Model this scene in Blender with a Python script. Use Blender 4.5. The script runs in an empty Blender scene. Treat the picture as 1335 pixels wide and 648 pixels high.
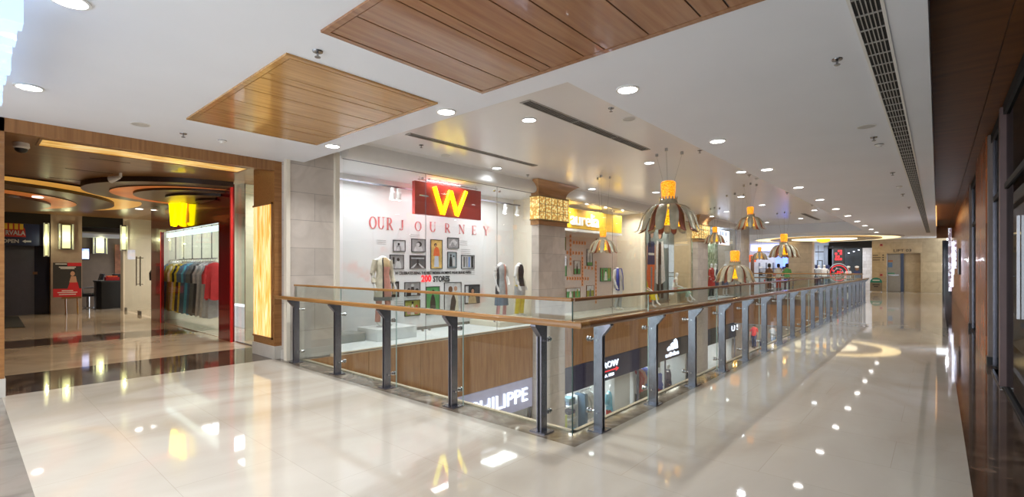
import bpy, bmesh, math, random
from mathutils import Vector, Matrix
random.seed(7)
PI = math.pi
scene = bpy.context.scene
COL = scene.collection

# ---------------------------------------------------------------- camera model
FPX, YAW, HZ, CXP, EYE = 632.7, 0.72, 348.5, 667.5, 1.55
FX, FY, RX, RY = -math.sin(YAW), math.cos(YAW), math.cos(YAW), math.sin(YAW)

def at(u, v, x=None, y=None, z=None):
    """point of the plane x=, y= or z= that the photograph shows at (u, v)"""
    t = (u - CXP) / FPX
    d = (FX + RX * t, FY + RY * t, (HZ - v) / FPX)
    if x is not None: s = x / d[0]
    elif y is not None: s = y / d[1]
    else: s = (z - EYE) / d[2]
    return Vector((d[0] * s, d[1] * s, EYE + d[2] * s))

cam_d = bpy.data.cameras.new('camera')
cam_d.sensor_fit = 'HORIZONTAL'; cam_d.sensor_width = 36.0
cam_d.lens = FPX / 1335 * 36.0
cam_d.shift_y = (HZ - 324.0) / 1335
cam_d.clip_start = 0.05; cam_d.clip_end = 200
cam = bpy.data.objects.new('camera', cam_d); COL.objects.link(cam)
cam.location = (0, 0, EYE); cam.rotation_euler = (PI / 2, 0, YAW)
scene.camera = cam
vs = scene.view_settings
vs.view_transform = 'Standard'; vs.look = 'None'; vs.gamma = 1; vs.use_curve_mapping = False
vs.exposure = 0.0

# ---------------------------------------------------------------- materials
MATS = {}
def newmat(name):
    m = bpy.data.materials.new(name); m.use_nodes = True
    MATS[name] = m
    nt = m.node_tree
    return m, nt, nt.nodes['Principled BSDF']

def plain(name, col, rough=.5, metal=0, emit=0, ecol=None, var=.06, scale=6, coat=0, spec=.5, bump=0):
    if name in MATS: return MATS[name]
    m, nt, b = newmat(name)
    n = nt.nodes.new('ShaderNodeTexNoise'); n.inputs['Scale'].default_value = scale
    n.inputs['Detail'].default_value = 3
    tc = nt.nodes.new('ShaderNodeTexCoord'); nt.links.new(tc.outputs['Object'], n.inputs['Vector'])
    r = nt.nodes.new('ShaderNodeValToRGB')
    r.color_ramp.elements[0].color = (*[max(0, c * (1 - var)) for c in col], 1)
    r.color_ramp.elements[1].color = (*[min(1, c * (1 + var)) for c in col], 1)
    r.color_ramp.elements[0].position = .3; r.color_ramp.elements[1].position = .7
    nt.links.new(n.outputs['Fac'], r.inputs['Fac']); nt.links.new(r.outputs['Color'], b.inputs['Base Color'])
    b.inputs['Roughness'].default_value = rough; b.inputs['Metallic'].default_value = metal
    b.inputs['Specular IOR Level'].default_value = spec
    b.inputs['Coat Weight'].default_value = coat
    if emit:
        b.inputs['Emission Color'].default_value = (*(ecol or col), 1)
        b.inputs['Emission Strength'].default_value = emit
    if bump:
        bp = nt.nodes.new('ShaderNodeBump'); bp.inputs['Strength'].default_value = bump
        nt.links.new(n.outputs['Fac'], bp.inputs['Height']); nt.links.new(bp.outputs['Normal'], b.inputs['Normal'])
    return m

def ramped(name, kind, stops, scale=(1, 1, 1), tex=4, rough=.4, emit=0, detail=5, distort=0, coat=0, metal=0, spec=.5):
    m, nt, b = newmat(name)
    tc = nt.nodes.new('ShaderNodeTexCoord'); mp = nt.nodes.new('ShaderNodeMapping')
    mp.inputs['Scale'].default_value = scale
    nt.links.new(tc.outputs['Object'], mp.inputs['Vector'])
    if kind == 'noise':
        n = nt.nodes.new('ShaderNodeTexNoise'); n.inputs['Detail'].default_value = detail
        n.inputs['Distortion'].default_value = distort; out = n.outputs['Fac']
    elif kind == 'voronoi':
        n = nt.nodes.new('ShaderNodeTexVoronoi'); out = n.outputs['Distance']
    else:
        n = nt.nodes.new('ShaderNodeTexWave'); out = n.outputs['Fac']
        n.inputs['Distortion'].default_value = distort
    n.inputs['Scale'].default_value = tex
    nt.links.new(mp.outputs['Vector'], n.inputs['Vector'])
    r = nt.nodes.new('ShaderNodeValToRGB')
    cr = r.color_ramp
    while len(cr.elements) < len(stops): cr.elements.new(.5)
    for e, (p, c) in zip(cr.elements, stops): e.position = p; e.color = (*c, 1)
    nt.links.new(out, r.inputs['Fac']); nt.links.new(r.outputs['Color'], b.inputs['Base Color'])
    b.inputs['Roughness'].default_value = rough; b.inputs['Coat Weight'].default_value = coat
    b.inputs['Metallic'].default_value = metal; b.inputs['Specular IOR Level'].default_value = spec
    if emit:
        nt.links.new(r.outputs['Color'], b.inputs['Emission Color'])
        b.inputs['Emission Strength'].default_value = emit
    return m

def wood(name, a, b_, axis, rough=.35, coat=.15, fine=22):
    s = [fine, fine, fine]; s['xyz'.index(axis)] = 1.3
    mid = tuple((p + q) / 2 for p, q in zip(a, b_))
    return ramped(name, 'noise', [(.3, a), (.5, mid), (.72, b_)], scale=s, tex=1.0, rough=rough, coat=coat, detail=6)

def stone(name, col, bw, bh, plane='yz', rough=.35, var=.08, mortar=.6, msize=.004, off=.5):
    """stone slabs with fine joints; plane = which object axes carry the courses"""
    m, nt, b = newmat(name)
    tc = nt.nodes.new('ShaderNodeTexCoord'); sp = nt.nodes.new('ShaderNodeSeparateXYZ')
    cb = nt.nodes.new('ShaderNodeCombineXYZ')
    nt.links.new(tc.outputs['Object'], sp.inputs[0])
    nt.links.new(sp.outputs['XYZ'.index(plane[0].upper())], cb.inputs[0])
    nt.links.new(sp.outputs['XYZ'.index(plane[1].upper())], cb.inputs[1])
    br = nt.nodes.new('ShaderNodeTexBrick'); br.offset = off
    nt.links.new(cb.outputs[0], br.inputs['Vector'])
    br.inputs['Scale'].default_value = 1; br.inputs['Brick Width'].default_value = bw
    br.inputs['Row Height'].default_value = bh; br.inputs['Mortar Size'].default_value = msize
    br.inputs['Mortar Smooth'].default_value = .1
    br.inputs['Color1'].default_value = (*[c * (1 - var) for c in col], 1)
    br.inputs['Color2'].default_value = (*[min(1, c * (1 + var)) for c in col], 1)
    br.inputs['Mortar'].default_value = (*[c * mortar for c in col], 1)
    n = nt.nodes.new('ShaderNodeTexNoise'); n.inputs['Scale'].default_value = 2.2; n.inputs['Detail'].default_value = 8
    n.inputs['Distortion'].default_value = 1.5
    nt.links.new(tc.outputs['Object'], n.inputs['Vector'])
    r = nt.nodes.new('ShaderNodeValToRGB')
    r.color_ramp.elements[0].position = .35; r.color_ramp.elements[0].color = (.86, .85, .84, 1)
    r.color_ramp.elements[1].position = .62; r.color_ramp.elements[1].color = (1, 1, 1, 1)
    nt.links.new(n.outputs['Fac'], r.inputs['Fac'])
    mx = nt.nodes.new('ShaderNodeMix'); mx.data_type = 'RGBA'; mx.blend_type = 'MULTIPLY'; mx.inputs[0].default_value = 1
    nt.links.new(br.outputs['Color'], mx.inputs[6]); nt.links.new(r.outputs['Color'], mx.inputs[7])
    nt.links.new(mx.outputs[2], b.inputs['Base Color'])
    b.inputs['Roughness'].default_value = rough
    return m

def glass(name, tint=(1, 1, 1), refl=.06, rough=0.0, fresnel=True):
    """thin architectural glass: mostly transparent with a fresnel mirror"""
    m = bpy.data.materials.new(name); m.use_nodes = True; MATS[name] = m
    nt = m.node_tree; nt.nodes.clear()
    o = nt.nodes.new('ShaderNodeOutputMaterial'); t = nt.nodes.new('ShaderNodeBsdfTransparent')
    g = nt.nodes.new('ShaderNodeBsdfGlossy'); mx = nt.nodes.new('ShaderNodeMixShader')
    t.inputs['Color'].default_value = (*tint, 1); g.inputs['Roughness'].default_value = rough
    lw = nt.nodes.new('ShaderNodeLayerWeight'); lw.inputs['Blend'].default_value = .25
    mr = nt.nodes.new('ShaderNodeMapRange'); mr.inputs['To Min'].default_value = refl; mr.inputs['To Max'].default_value = min(1, refl * 7)
    nt.links.new(lw.outputs['Facing'], mr.inputs['Value'])
    nt.links.new(mr.outputs['Result'], mx.inputs['Fac'])
    nt.links.new(t.outputs[0], mx.inputs[1]); nt.links.new(g.outputs[0], mx.inputs[2])
    nt.links.new(mx.outputs[0], o.inputs['Surface'])
    return m

def emis(name, col, s):
    if name in MATS: return MATS[name]
    m, nt, b = newmat(name)
    b.inputs['Base Color'].default_value = (*col, 1); b.inputs['Emission Color'].default_value = (*col, 1)
    b.inputs['Emission Strength'].default_value = s
    return m

M = {}
M['white'] = plain('white_paint', (.82, .86, .93), .55, var=.015, scale=1.2)
M['atrium_white'] = plain('atrium_gloss_paint', (.84, .83, .84), .22, var=.02, scale=.8)
M['soffit_white'] = plain('bulkhead_paint', (.74, .73, .71), .5, var=.02)
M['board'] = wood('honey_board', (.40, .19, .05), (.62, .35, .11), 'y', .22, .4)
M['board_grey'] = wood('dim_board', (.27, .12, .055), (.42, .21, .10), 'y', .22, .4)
M['fascia_wood'] = wood('fascia_wood', (.33, .15, .055), (.48, .25, .10), 'z', .3, .2, 14)
M['portal_wood'] = wood('portal_wood', (.22, .095, .03), (.36, .17, .06), 'z', .4, .1, 30)
M['portal_wood_h'] = wood('portal_wood_level', (.25, .105, .03), (.36, .17, .055), 'y', .4, .1, 30)
M['lobby_wood'] = wood('lobby_ceiling_wood', (.22, .10, .03), (.34, .17, .055), 'y', .3, .2, 6)
M['dark_wood'] = wood('corridor_ceiling_wood', (.095, .030, .004), (.16, .056, .008), 'x', .5, 0, 8)
M['dark_wood'].node_tree.nodes['Principled BSDF'].inputs['Specular IOR Level'].default_value = .18
M['rail_wood'] = wood('rail_wood', (.15, .06, .022), (.26, .11, .04), 'y', .22, .6, 30)  # handrail's Y run: shade from its facing put into the colour
M['rail_wood_x'] = wood('rail_wood_lit', (.27, .13, .04), (.42, .21, .07), 'x', .22, .6, 30)  # same rail timber, painted lighter for the better-lit X run
M['capital_wood'] = wood('capital_wood', (.32, .15, .05), (.52, .28, .11), 'y', .3, .3, 12)
M['stone'] = stone('cream_stone', (.60, .54, .48), 1.1, .47, 'yz')
M['stone_x'] = stone('cream_stone_x', (.55, .47, .38), 1.0, .62, 'xz')
M['lift_stone'] = stone('golden_stone', (.50, .39, .24), 1.4, .62, 'xz', var=.1)
M['plinth'] = plain('plinth_stone', (.55, .52, .47), .3, scale=5)
M['floor_dark'] = ramped('dark_marble', 'noise', [(.3, (.045, .028, .02)), (.55, (.10, .065, .045)), (.75, (.20, .14, .10))], tex=2.5, rough=.06, distort=2, spec=.6)
M['strip'] = ramped('grey_brown_marble', 'noise', [(.3, (.13, .10, .075)), (.55, (.22, .18, .14)), (.75, (.34, .29, .23))], tex=3, rough=.05, distort=2, spec=.6)
M['grey_marble'] = ramped('grey_marble', 'noise', [(.3, (.16, .14, .12)), (.6, (.26, .24, .21))], tex=2, rough=.1, distort=1.5)
M['cream'] = plain('cream_wall', (.80, .74, .62), .5, var=.02)
M['coping'] = plain('cream_coping', (.62, .50, .36), .4)
M['steel'] = plain('brushed_steel', (.28, .28, .33), .26, .9, var=.1, scale=20)
M['steel_light'] = plain('polished_steel', (.62, .62, .64), .15, 1, var=.04)
M['chrome'] = plain('dark_chrome', (.30, .30, .31), .2, 1, var=.04)
M['black'] = plain('black_satin', (.012, .012, .014), .35)
M['blackm'] = plain('black_matt', (.02, .02, .022), .7)
M['dark'] = plain('charcoal', (.05, .05, .055), .5)
M['glass'] = glass('rail_glass', (.93, .965, .95), .035)
M['shop_glass'] = glass('shop_glass', (.97, .985, .98), .03)
M['dark_glass'] = glass('dark_shop_glass', (.25, .26, .30), .06)
M['glass_edge'] = plain('glass_edge', (.03, .07, .06), .15, var=.1)
M['lamp'] = emis('downlight_lens', (1, .97, .93), 14)
M['lamp_cool'] = emis('downlight_lens_cool', (.90, .97, 1), 9)
M['white_plastic'] = plain('white_plastic', (.78, .78, .76), .4, var=.01)
M['grille_dark'] = plain('grille_shadow', (.02, .02, .02), .8)
M['grille'] = plain('grille_aluminium', (.40, .39, .37), .4, .3)
M['onyx'] = ramped('backlit_onyx', 'noise', [(.28, (.75, .27, .03)), (.42, (.95, .50, .10)), (.56, (1, .74, .30)), (.72, (1, .92, .66))], scale=(9, 9, .7), tex=2.0, rough=.2, emit=.6, distort=1.2)
M['onyx_flat'] = ramped('backlit_onyx_ceiling', 'noise', [(.25, (.50, .20, .03)), (.45, (.85, .50, .12)), (.7, (1, .80, .40))], scale=(3, .8, 1), tex=1.5, rough=.2, emit=.5, distort=1.2)
M['mannequin'] = plain('mannequin_white', (.80, .79, .77), .3, var=.01)
M['skin'] = plain('skin', (.50, .28, .18), .5)
M['hair'] = plain('black_hair', (.015, .012, .01), .5)
M['print_white'] = ramped('shop_print', 'noise', [(.40, (.86, .87, .88)), (.60, (.86, .85, .85)), (.72, (.88, .60, .56))], scale=(1, 1, 1.2), tex=.9, rough=.6, detail=9)
M['shop_white'] = plain('shop_white', (.84, .85, .86), .5, var=.01)
M['red_sign'] = plain('deep_red_sign', (.42, .03, .025), .3, var=.03)
M['red_gloss'] = plain('red_lacquer', (.20, .006, .008), .15, coat=.5, var=.03)
M['red_print'] = plain('red_print', (.80, .22, .22), .6)
M['neon'] = emis('yellow_neon', (1, .80, .0), 2.6)
M['ink'] = plain('black_ink', (.03, .03, .03), .6)
M['led_white'] = emis('led_white', (.80, .84, 1), 1.7)
M['led_red'] = emis('led_red', (.9, .02, .03), 1.2)

# floor: polished cream marble in large slabs
def floor_mat():
    m, nt, b = newmat('polished_cream_marble')
    tc = nt.nodes.new('ShaderNodeTexCoord')
    n = nt.nodes.new('ShaderNodeTexNoise'); n.inputs['Scale'].default_value = .9; n.inputs['Detail'].default_value = 9
    n.inputs['Distortion'].default_value = 1.1
    mp = nt.nodes.new('ShaderNodeMapping'); mp.inputs['Scale'].default_value = (1, .45, 1); mp.inputs['Rotation'].default_value = (0, 0, .4)
    nt.links.new(tc.outputs['Object'], mp.inputs[0]); nt.links.new(mp.outputs[0], n.inputs['Vector'])
    r = nt.nodes.new('ShaderNodeValToRGB')
    cr = r.color_ramp; cr.elements.new(.5)
    for e, (p, c) in zip(cr.elements, [(.30, (.44, .385, .31)), (.5, (.53, .48, .41)), (.7, (.59, .55, .48))]):
        e.position = p; e.color = (*c, 1)
    nt.links.new(n.outputs['Fac'], r.inputs[0])
    br = nt.nodes.new('ShaderNodeTexBrick'); br.offset = .5
    br.inputs['Scale'].default_value = 1; br.inputs['Brick Width'].default_value = 1.5; br.inputs['Row Height'].default_value = .75
    br.inputs['Mortar Size'].default_value = .0022
    br.inputs['Color1'].default_value = (.97, .97, .97, 1); br.inputs['Color2'].default_value = (1, 1, 1, 1); br.inputs['Mortar'].default_value = (.82, .80, .77, 1)
    nt.links.new(tc.outputs['Object'], br.inputs['Vector'])
    mx = nt.nodes.new('ShaderNodeMix'); mx.data_type = 'RGBA'; mx.blend_type = 'MULTIPLY'; mx.inputs[0].default_value = 1
    nt.links.new(r.outputs[0], mx.inputs[6]); nt.links.new(br.outputs['Color'], mx.inputs[7])
    nt.links.new(mx.outputs[2], b.inputs['Base Color'])
    b.inputs['Roughness'].default_value = .04; b.inputs['Specular IOR Level'].default_value = .55
    return m
M['floor'] = floor_mat()

def colour(name, c, rough=.75, **k): return plain('cloth_' + name, c, rough, var=.12, scale=14, **k)
for nm, c in dict(cream=(.72, .66, .52), salmon=(.62, .30, .24), red=(.55, .03, .03), navy=(.03, .04, .12), blue=(.05, .08, .42),
                  royal=(.06, .12, .50), yellow=(.75, .58, .02), olive=(.30, .32, .06), black=(.02, .02, .025), charcoal=(.07, .07, .075),
                  grey=(.22, .24, .24), teal=(.10, .20, .24), denim=(.14, .22, .32), white=(.75, .74, .72), pink=(.70, .34, .38),
                  orange=(.75, .16, .05), mint=(.45, .60, .48), brown=(.18, .09, .05), lightgrey=(.45, .46, .47), aqua=(.15, .55, .75),
                  green=(.10, .35, .12), sand=(.55, .40, .22), purple=(.25, .10, .30)).items():
    M['c_' + nm] = colour(nm, c)

# ---------------------------------------------------------------- mesh builder
class MB:
    def __init__(s): s.v = []; s.f = []; s.m = []
    def add(s, vs, fs, mi=0):
        o = len(s.v); s.v += [tuple(p) for p in vs]; s.f += [tuple(i + o for i in f) for f in fs]; s.m += [mi] * len(fs); return s
    def box(s, x0, y0, z0, x1, y1, z1, mi=0):
        x0, x1 = sorted((x0, x1)); y0, y1 = sorted((y0, y1)); z0, z1 = sorted((z0, z1))
        v = [(x0, y0, z0), (x1, y0, z0), (x1, y1, z0), (x0, y1, z0), (x0, y0, z1), (x1, y0, z1), (x1, y1, z1), (x0, y1, z1)]
        return s.add(v, [(0, 3, 2, 1), (4, 5, 6, 7), (0, 1, 5, 4), (1, 2, 6, 5), (2, 3, 7, 6), (3, 0, 4, 7)], mi)
    def quad(s, a, b, c, d, mi=0): return s.add([a, b, c, d], [(0, 1, 2, 3)], mi)
    def lathe(s, prof, c=(0, 0, 0), n=24, mi=0, sx=1, sy=1, caps=False):
        vs, fs = [], []
        for r, z in prof:
            for k in range(n):
                a = 2 * PI * k / n; vs.append((c[0] + r * sx * math.cos(a), c[1] + r * sy * math.sin(a), c[2] + z))
        for j in range(len(prof) - 1):
            for k in range(n):
                k2 = (k + 1) % n; fs.append((j * n + k, j * n + k2, (j + 1) * n + k2, (j + 1) * n + k))
        if caps:
            fs.append(tuple(reversed(range(n)))); fs.append(tuple((len(prof) - 1) * n + k for k in range(n)))
        return s.add(vs, fs, mi)
    def cyl(s, c, r, h, n=20, mi=0): return s.lathe([(r, 0), (r, h)], c, n, mi, caps=True)
    def tube(s, pts, r, n=8, mi=0, caps=True):
        pts = [Vector(p) for p in pts]; vs, fs = [], []
        for i, p in enumerate(pts):
            t = (pts[min(i + 1, len(pts) - 1)] - pts[max(i - 1, 0)]).normalized()
            up = Vector((0, 0, 1)) if abs(t.z) < .95 else Vector((1, 0, 0))
            a = t.cross(up).normalized(); b = a.cross(t).normalized()
            rr = r[i] if isinstance(r, (list, tuple)) else r
            for k in range(n):
                q = 2 * PI * k / n; vs.append(p + a * rr * math.cos(q) + b * rr * math.sin(q))
        for i in range(len(pts) - 1):
            for k in range(n):
                k2 = (k + 1) % n; fs.append((i * n + k, i * n + k2, (i + 1) * n + k2, (i + 1) * n + k))
        if caps: fs.append(tuple(reversed(range(n)))); fs.append(tuple((len(pts) - 1) * n + k for k in range(n)))
        return s.add(vs, fs, mi)
    def prism(s, poly, axis, a, b, mi=0):
        """poly in the two other axes (cyclic order), extruded along axis from a to b"""
        def pt(p, h):
            return {'x': (h, p[0], p[1]), 'y': (p[0], h, p[1]), 'z': (p[0], p[1], h)}[axis]
        n = len(poly); vs = [pt(p, a) for p in poly] + [pt(p, b) for p in poly]
        fs = [(i, (i + 1) % n, n + (i + 1) % n, n + i) for i in range(n)] + [tuple(reversed(range(n))), tuple(range(n, 2 * n))]
        return s.add(vs, fs, mi)
    def build(s, name, mats, parent=None, world=None, smooth=False, bevel=0):
        me = bpy.data.meshes.new(name)
        vs = s.v
        o = bpy.data.objects.new(name, me)
        if parent is not None and world is not False:
            L = root_loc(parent); vs = [(p[0] - L[0], p[1] - L[1], p[2] - L[2]) for p in vs]
        elif parent is None and world is not False:   # put the origin at the base centre
            xs = [p[0] for p in vs]; ys = [p[1] for p in vs]; zs = [p[2] for p in vs]
            L = ((min(xs) + max(xs)) / 2, (min(ys) + max(ys)) / 2, min(zs))
            vs = [(p[0] - L[0], p[1] - L[1], p[2] - L[2]) for p in vs]; o.location = L
        me.from_pydata([tuple(p) for p in vs], [], s.f)
        if not isinstance(mats, (list, tuple)): mats = [mats]
        for mm in mats: me.materials.append(M[mm] if isinstance(mm, str) else mm)
        for p, mi in zip(me.polygons, s.m): p.material_index = min(mi, len(mats) - 1); p.use_smooth = smooth
        me.update()
        bm = bmesh.new(); bm.from_mesh(me); bmesh.ops.recalc_face_normals(bm, faces=bm.faces); bm.to_mesh(me); bm.free()
        if bevel:
            bv = o.modifiers.new('bevel', 'BEVEL'); bv.width = bevel; bv.segments = 2; bv.limit_method = 'ANGLE'
        if smooth: 
            try: me.set_sharp_from_angle(angle=.7)
            except Exception: pass
        COL.objects.link(o)
        if parent is not None: o.parent = parent
        return o

def root_loc(o):
    L = Vector(o.location)
    while o.parent is not None: o = o.parent; L += Vector(o.location)
    return L

def tag(o, label=None, cat=None, group=None, kind=None):
    if label: o['label'] = label
    if cat: o['category'] = cat
    if group: o['group'] = group
    if kind: o['kind'] = kind
    return o
def thing(name, label, cat, loc=(0, 0, 0), rz=0, group=None):
    o = bpy.data.objects.new(name, None); o.empty_display_size = .1
    COL.objects.link(o); o.location = loc; o.rotation_euler = (0, 0, rz)
    return tag(o, label, cat, group)
def struct(o): o['kind'] = 'structure'; return o
KIDS = {}
def dup(root, loc, rz=None, label=None, group=None, parent=None):
    r = root.copy(); COL.objects.link(r); r.parent = parent
    if parent is None:
        r.location = loc
        if rz is not None: r.rotation_euler = (0, 0, rz)
    if label: r['label'] = label
    if group: r['group'] = group
    for ch in list(root.children): dup(ch, None, parent=r)
    return r

def text_mesh(body, height, depth=.01, sx=1.0, space=1.0, bold=0):
    """letters as (verts, faces) in the XY plane, baseline at y=0, centred in x, given cap height"""
    cu = bpy.data.curves.new('t', 'FONT'); cu.body = body; cu.size = 1; cu.extrude = depth / height * .7 / 2
    cu.align_x = 'CENTER'; cu.space_character = space; cu.offset = bold; cu.resolution_u = 3
    ob = bpy.data.objects.new('t', cu); COL.objects.link(ob)
    bpy.context.view_layer.update()
    me = bpy.data.meshes.new_from_object(ob.evaluated_get(bpy.context.evaluated_depsgraph_get()))
    k = height / .70
    vs = [(v.co.x * k * sx, v.co.y * k, v.co.z * k) for v in me.vertices]; fs = [tuple(p.vertices) for p in me.polygons]
    bpy.data.objects.remove(ob); bpy.data.curves.remove(cu); bpy.data.meshes.remove(me)
    return vs, fs
def text_on(mb, body, origin, right, height, depth=.01, width=None, mi=0, space=1.0, bold=0, up=(0, 0, 1)):
    """write body on a vertical plane; origin = centre of the baseline"""
    vs, fs = text_mesh(body, height, depth, 1, space, bold)
    w = max(v[0] for v in vs) - min(v[0] for v in vs); sx = width / w if width else 1
    r = Vector(right).normalized(); u = Vector(up).normalized(); n = r.cross(u)
    o = Vector(origin)
    mb.add([o + r * (v[0] * sx) + u * v[1] + n * v[2] for v in vs], fs, mi)
    return mb
ORD = ['nearest', 'second', 'third', 'fourth', 'fifth', 'sixth', 'seventh', 'eighth', 'ninth', 'tenth', 'eleventh', 'twelfth', 'thirteenth', 'fourteenth', 'fifteenth']
# ================================================================ SHELL
ZL, ZA, ZB = 3.34, 3.80, 3.30        # corridor ceiling, atrium ceiling, lobby ceiling
VX0, VX1, VY0, VY1 = -8.0, -2.56, 3.80, 26.6   # the void
# --- floor
b = MB()
b.box(-8.45, .34, -.3, -2.35, 3.5, 0)
b.box(-2.35, -3, -.3, .18, 39, 0); b.box(-3.2, 39, -.3, .4, 39.5, 0); b.box(-8.45, -3, -.3, -2.35, .34, 0, 1)
struct(b.build('floor', ['floor', 'grey_marble']))
b = MB(); b.box(-2.35 - .21, 3.5, -.3, -2.35, 26.8, 0); b.box(-8.38, 3.5, -.3, -2.56, VY0, 0); b.box(-12, 26.6, -.3, -2.56, 26.8, 0)
struct(b.build('trim_1', 'strip'))
b = MB(); b.box(-2.60, VY0, -.3, -2.56, VY1, .012); b.box(-8.0, VY0, -.3, -2.56, VY0 + .045, .012)
struct(b.build('trim_2', 'coping'))
b = MB(); b.box(.18, -3, -.3, .85, 39, 0); struct(b.build('trim_3', 'floor_dark'))
b = MB(); b.box(-12, 26.8, -.3, -2.35, 41, 0); struct(b.build('floor', 'floor'))
# lobby floor with two dark inlaid bands
b = MB(); b.box(-10.0, .2, -.3, -8.45, 3.5, 0); b.box(-14.6, -3, -.3, -13.3, 3.72, 0); b.box(-10.0, 3.5, -.3, -8.45, 3.8, 0)
struct(b.build('trim_4', 'floor_dark'))
M['lobby_floor'] = ramped('lobby_marble', 'noise', [(.3, (.40, .31, .22)), (.6, (.55, .45, .34))], tex=1.2, rough=.06, distort=1)
b = MB(); b.box(-13.3, -3, -.3, -10.0, 3.8, 0); b.box(-27, -3, -.3, -14.6, 3.9, 0); b.box(-27, 3.9, -.3, -17.2, 6.5, 0); b.box(-10, -3, -.3, -8.45, .2, 0)
struct(b.build('floor', 'lobby_floor'))

# --- corridor ceiling (lower, white)
b = MB()
b.box(-8.40, -3, ZL, -.05, 3.88, 3.95); b.box(-2.69, 3.88, ZL, -.05, 39, 3.95)
struct(b.build('ceiling', 'white'))
b = MB(); b.box(-12.2, 28.8, ZL, -2.69, 41, 3.95); struct(b.build('ceiling', 'white'))
b = MB(); b.box(-9.9, 3.7, ZA, -2.5, 29, ZA + .1); struct(b.build('ceiling', 'atrium_white'))
# right-hand timber ceiling above the shop fronts
b = MB(); b.box(-.049, -3, 3.68, .46, 34.5, 3.75); struct(b.build('ceiling', 'dark_wood'))
b = MB(); b.box(.465, -3, 3.655, 1.3, 34.5, 3.75); struct(b.build('ceiling', 'dark_wood'))
b = MB(); b.box(-.049, 34.5, 3.1, .6, 34.6, 3.75); struct(b.build('trim_5', 'portal_wood_h'))
# curved bulkhead over the atrium shops
prof = [(-8.06, 3.50), (-7.93, 3.50)] + [(-7.93 + .16 * math.sin(a), 3.50 + .26 * (1 - math.cos(a))) for a in [k * PI / 12 for k in range(1, 7)]] + [(-7.70, 3.80), (-8.06, 3.80)]
for i, (y0, y1) in enumerate(((4.53, 9.94), (11.14, 21.09), (22.31, 27.19))):
    b = MB(); b.prism(prof, 'y', y0, y1); struct(b.build('trim_%d' % (6 + i), 'soffit_white', smooth=True))

# --- timber fascia below the atrium shops
b = MB()
y = 3.85
while y < 27:
    y2 = min(y + 1.21, 27.0); b.box(-8.03, y + .004, -1.33, -8.0, y2 - .004, -.015); y = y2
b.box(-8.2, 3.6, -1.33, -8.03, 27, -.3, 1)
struct(b.build('wall_left', ['fascia_wood', 'black']))
b = MB(); b.box(-8.032, 4.3, -.022, -7.99, 27, .03); struct(b.build('trim_9', 'coping'))
b = MB()
for k in range(5): b.box(-8.0 + k * 1.09 + .004, 26.6, -1.33, -8 + (k + 1) * 1.09 - .004, 26.63, -.015)
struct(b.build('wall_back', 'fascia_wood'))
b = MB(); b.box(-8.05, 3.62, -3.9, -2.56, 3.8, -.3); b.box(-2.56, 3.6, -1.2, -2.4, 27, -.3); struct(b.build('wall_front', 'cream'))
# lower level
M['low_floor'] = plain('lower_floor', (.50, .40, .33), .12, var=.06, scale=1)
b = MB(); b.box(-13, 2, -4.35, 1, 41, -4.2); struct(b.build('floor', 'low_floor'))
b = MB(); b.box(-13.1, 2, -4.2, -13, 41, -.3); b.box(1, 2, -4.2, 1.1, 41, -.3); b.box(-13, 41, -4.2, 1, 41.1, -.3); struct(b.build('wall_left', 'cream'))
b = MB(); b.box(-13, 4, -.5, -8.2, 27, -.31); b.box(-13, 26.7, -1.4, 1, 41, -1.3); struct(b.build('ceiling', 'white'))

# --- stone pillars along the shop line
def pillar(y0, y1, lab, lantern=True, zb=-4.2, x1=-7.80):
    t = thing('pillar', lab, 'pillar', ((x1 - .12), (y0 + y1) / 2, zb))
    MB().box(x1 - .24, y0, zb, x1, y1, ZA - .02).build('shaft', 'stone', t)
    if lantern:
        cap = MB(); n = 10; zt, zz = 3.79, 3.42
        rings = []
        for k in range(n + 1):
            s = k / n; e = .02 + .34 * (s ** 2.4); z = zz + (zt - zz) * s
            rings.append([(x1 - .24, y0 - e, z), (x1 + e * .7, y0 - e, z), (x1 + e * .7, y1 + e, z), (x1 - .24, y1 + e, z)])
        vs = [p for r in rings for p in r]; fs = []
        for k in range(n):
            for j in range(3): fs.append((k * 4 + j, k * 4 + j + 1, k * 4 + j + 5, k * 4 + j + 4))
        fs.append((0, 1, 2, 3)); fs.append(tuple(n * 4 + j for j in range(4)))
        cap.add(vs, fs).build('capital', 'capital_wood', t, smooth=False)
        ln = MB().box(x1 - .24, y0 - .07, 2.80, x1 + .07, y1 + .07, 3.40).build('lantern', 'lantern', t)
        fr = MB()
        for z in (2.78, 3.39): fr.box(x1 - .24, y0 - .085, z, x1 + .085, y1 + .085, z + .03)
        nx = 5
        for k in range(nx + 1):
            yy = y0 - .07 + (y1 - y0 + .14) * k / nx; fr.box(x1 + .07, yy - .006, 2.8, x1 + .08, yy + .006, 3.4)
        for k in range(1, 3): z = 2.8 + .6 * k / 3; fr.box(x1 + .07, y0 - .07, z - .005, x1 + .08, y1 + .07, z + .005)
        fr.build('lattice', 'lattice_metal', ln)
        MB().box(x1 - .24, y0 - .05, 2.66, x1 + .04, y1 + .05, 2.78).build('base_band', 'capital_wood', t)
    return t
M['lattice_metal'] = plain('lattice_bronze', (.30, .22, .10), .35, .6)
M['lantern'] = ramped('amber_mosaic', 'voronoi', [(.05, (1, .93, .62)), (.35, (.95, .70, .25)), (.62, (.55, .32, .08))], tex=17, rough=.25, emit=.5)
pillar(9.95, 11.13, 'cream stone pillar with amber lattice lantern between the red and the yellow shop signs')
pillar(21.1, 22.3, 'cream stone pillar with amber lantern past the shop with the seated mannequins')
pillar(27.2, 28.7, 'plain stone pillar at the far end of the left shop row', False)
t = thing('pillar', 'broad cream stone pillar where the railing meets the timber portal', 'pillar', (-8.8, 4.07, 0))
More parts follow.
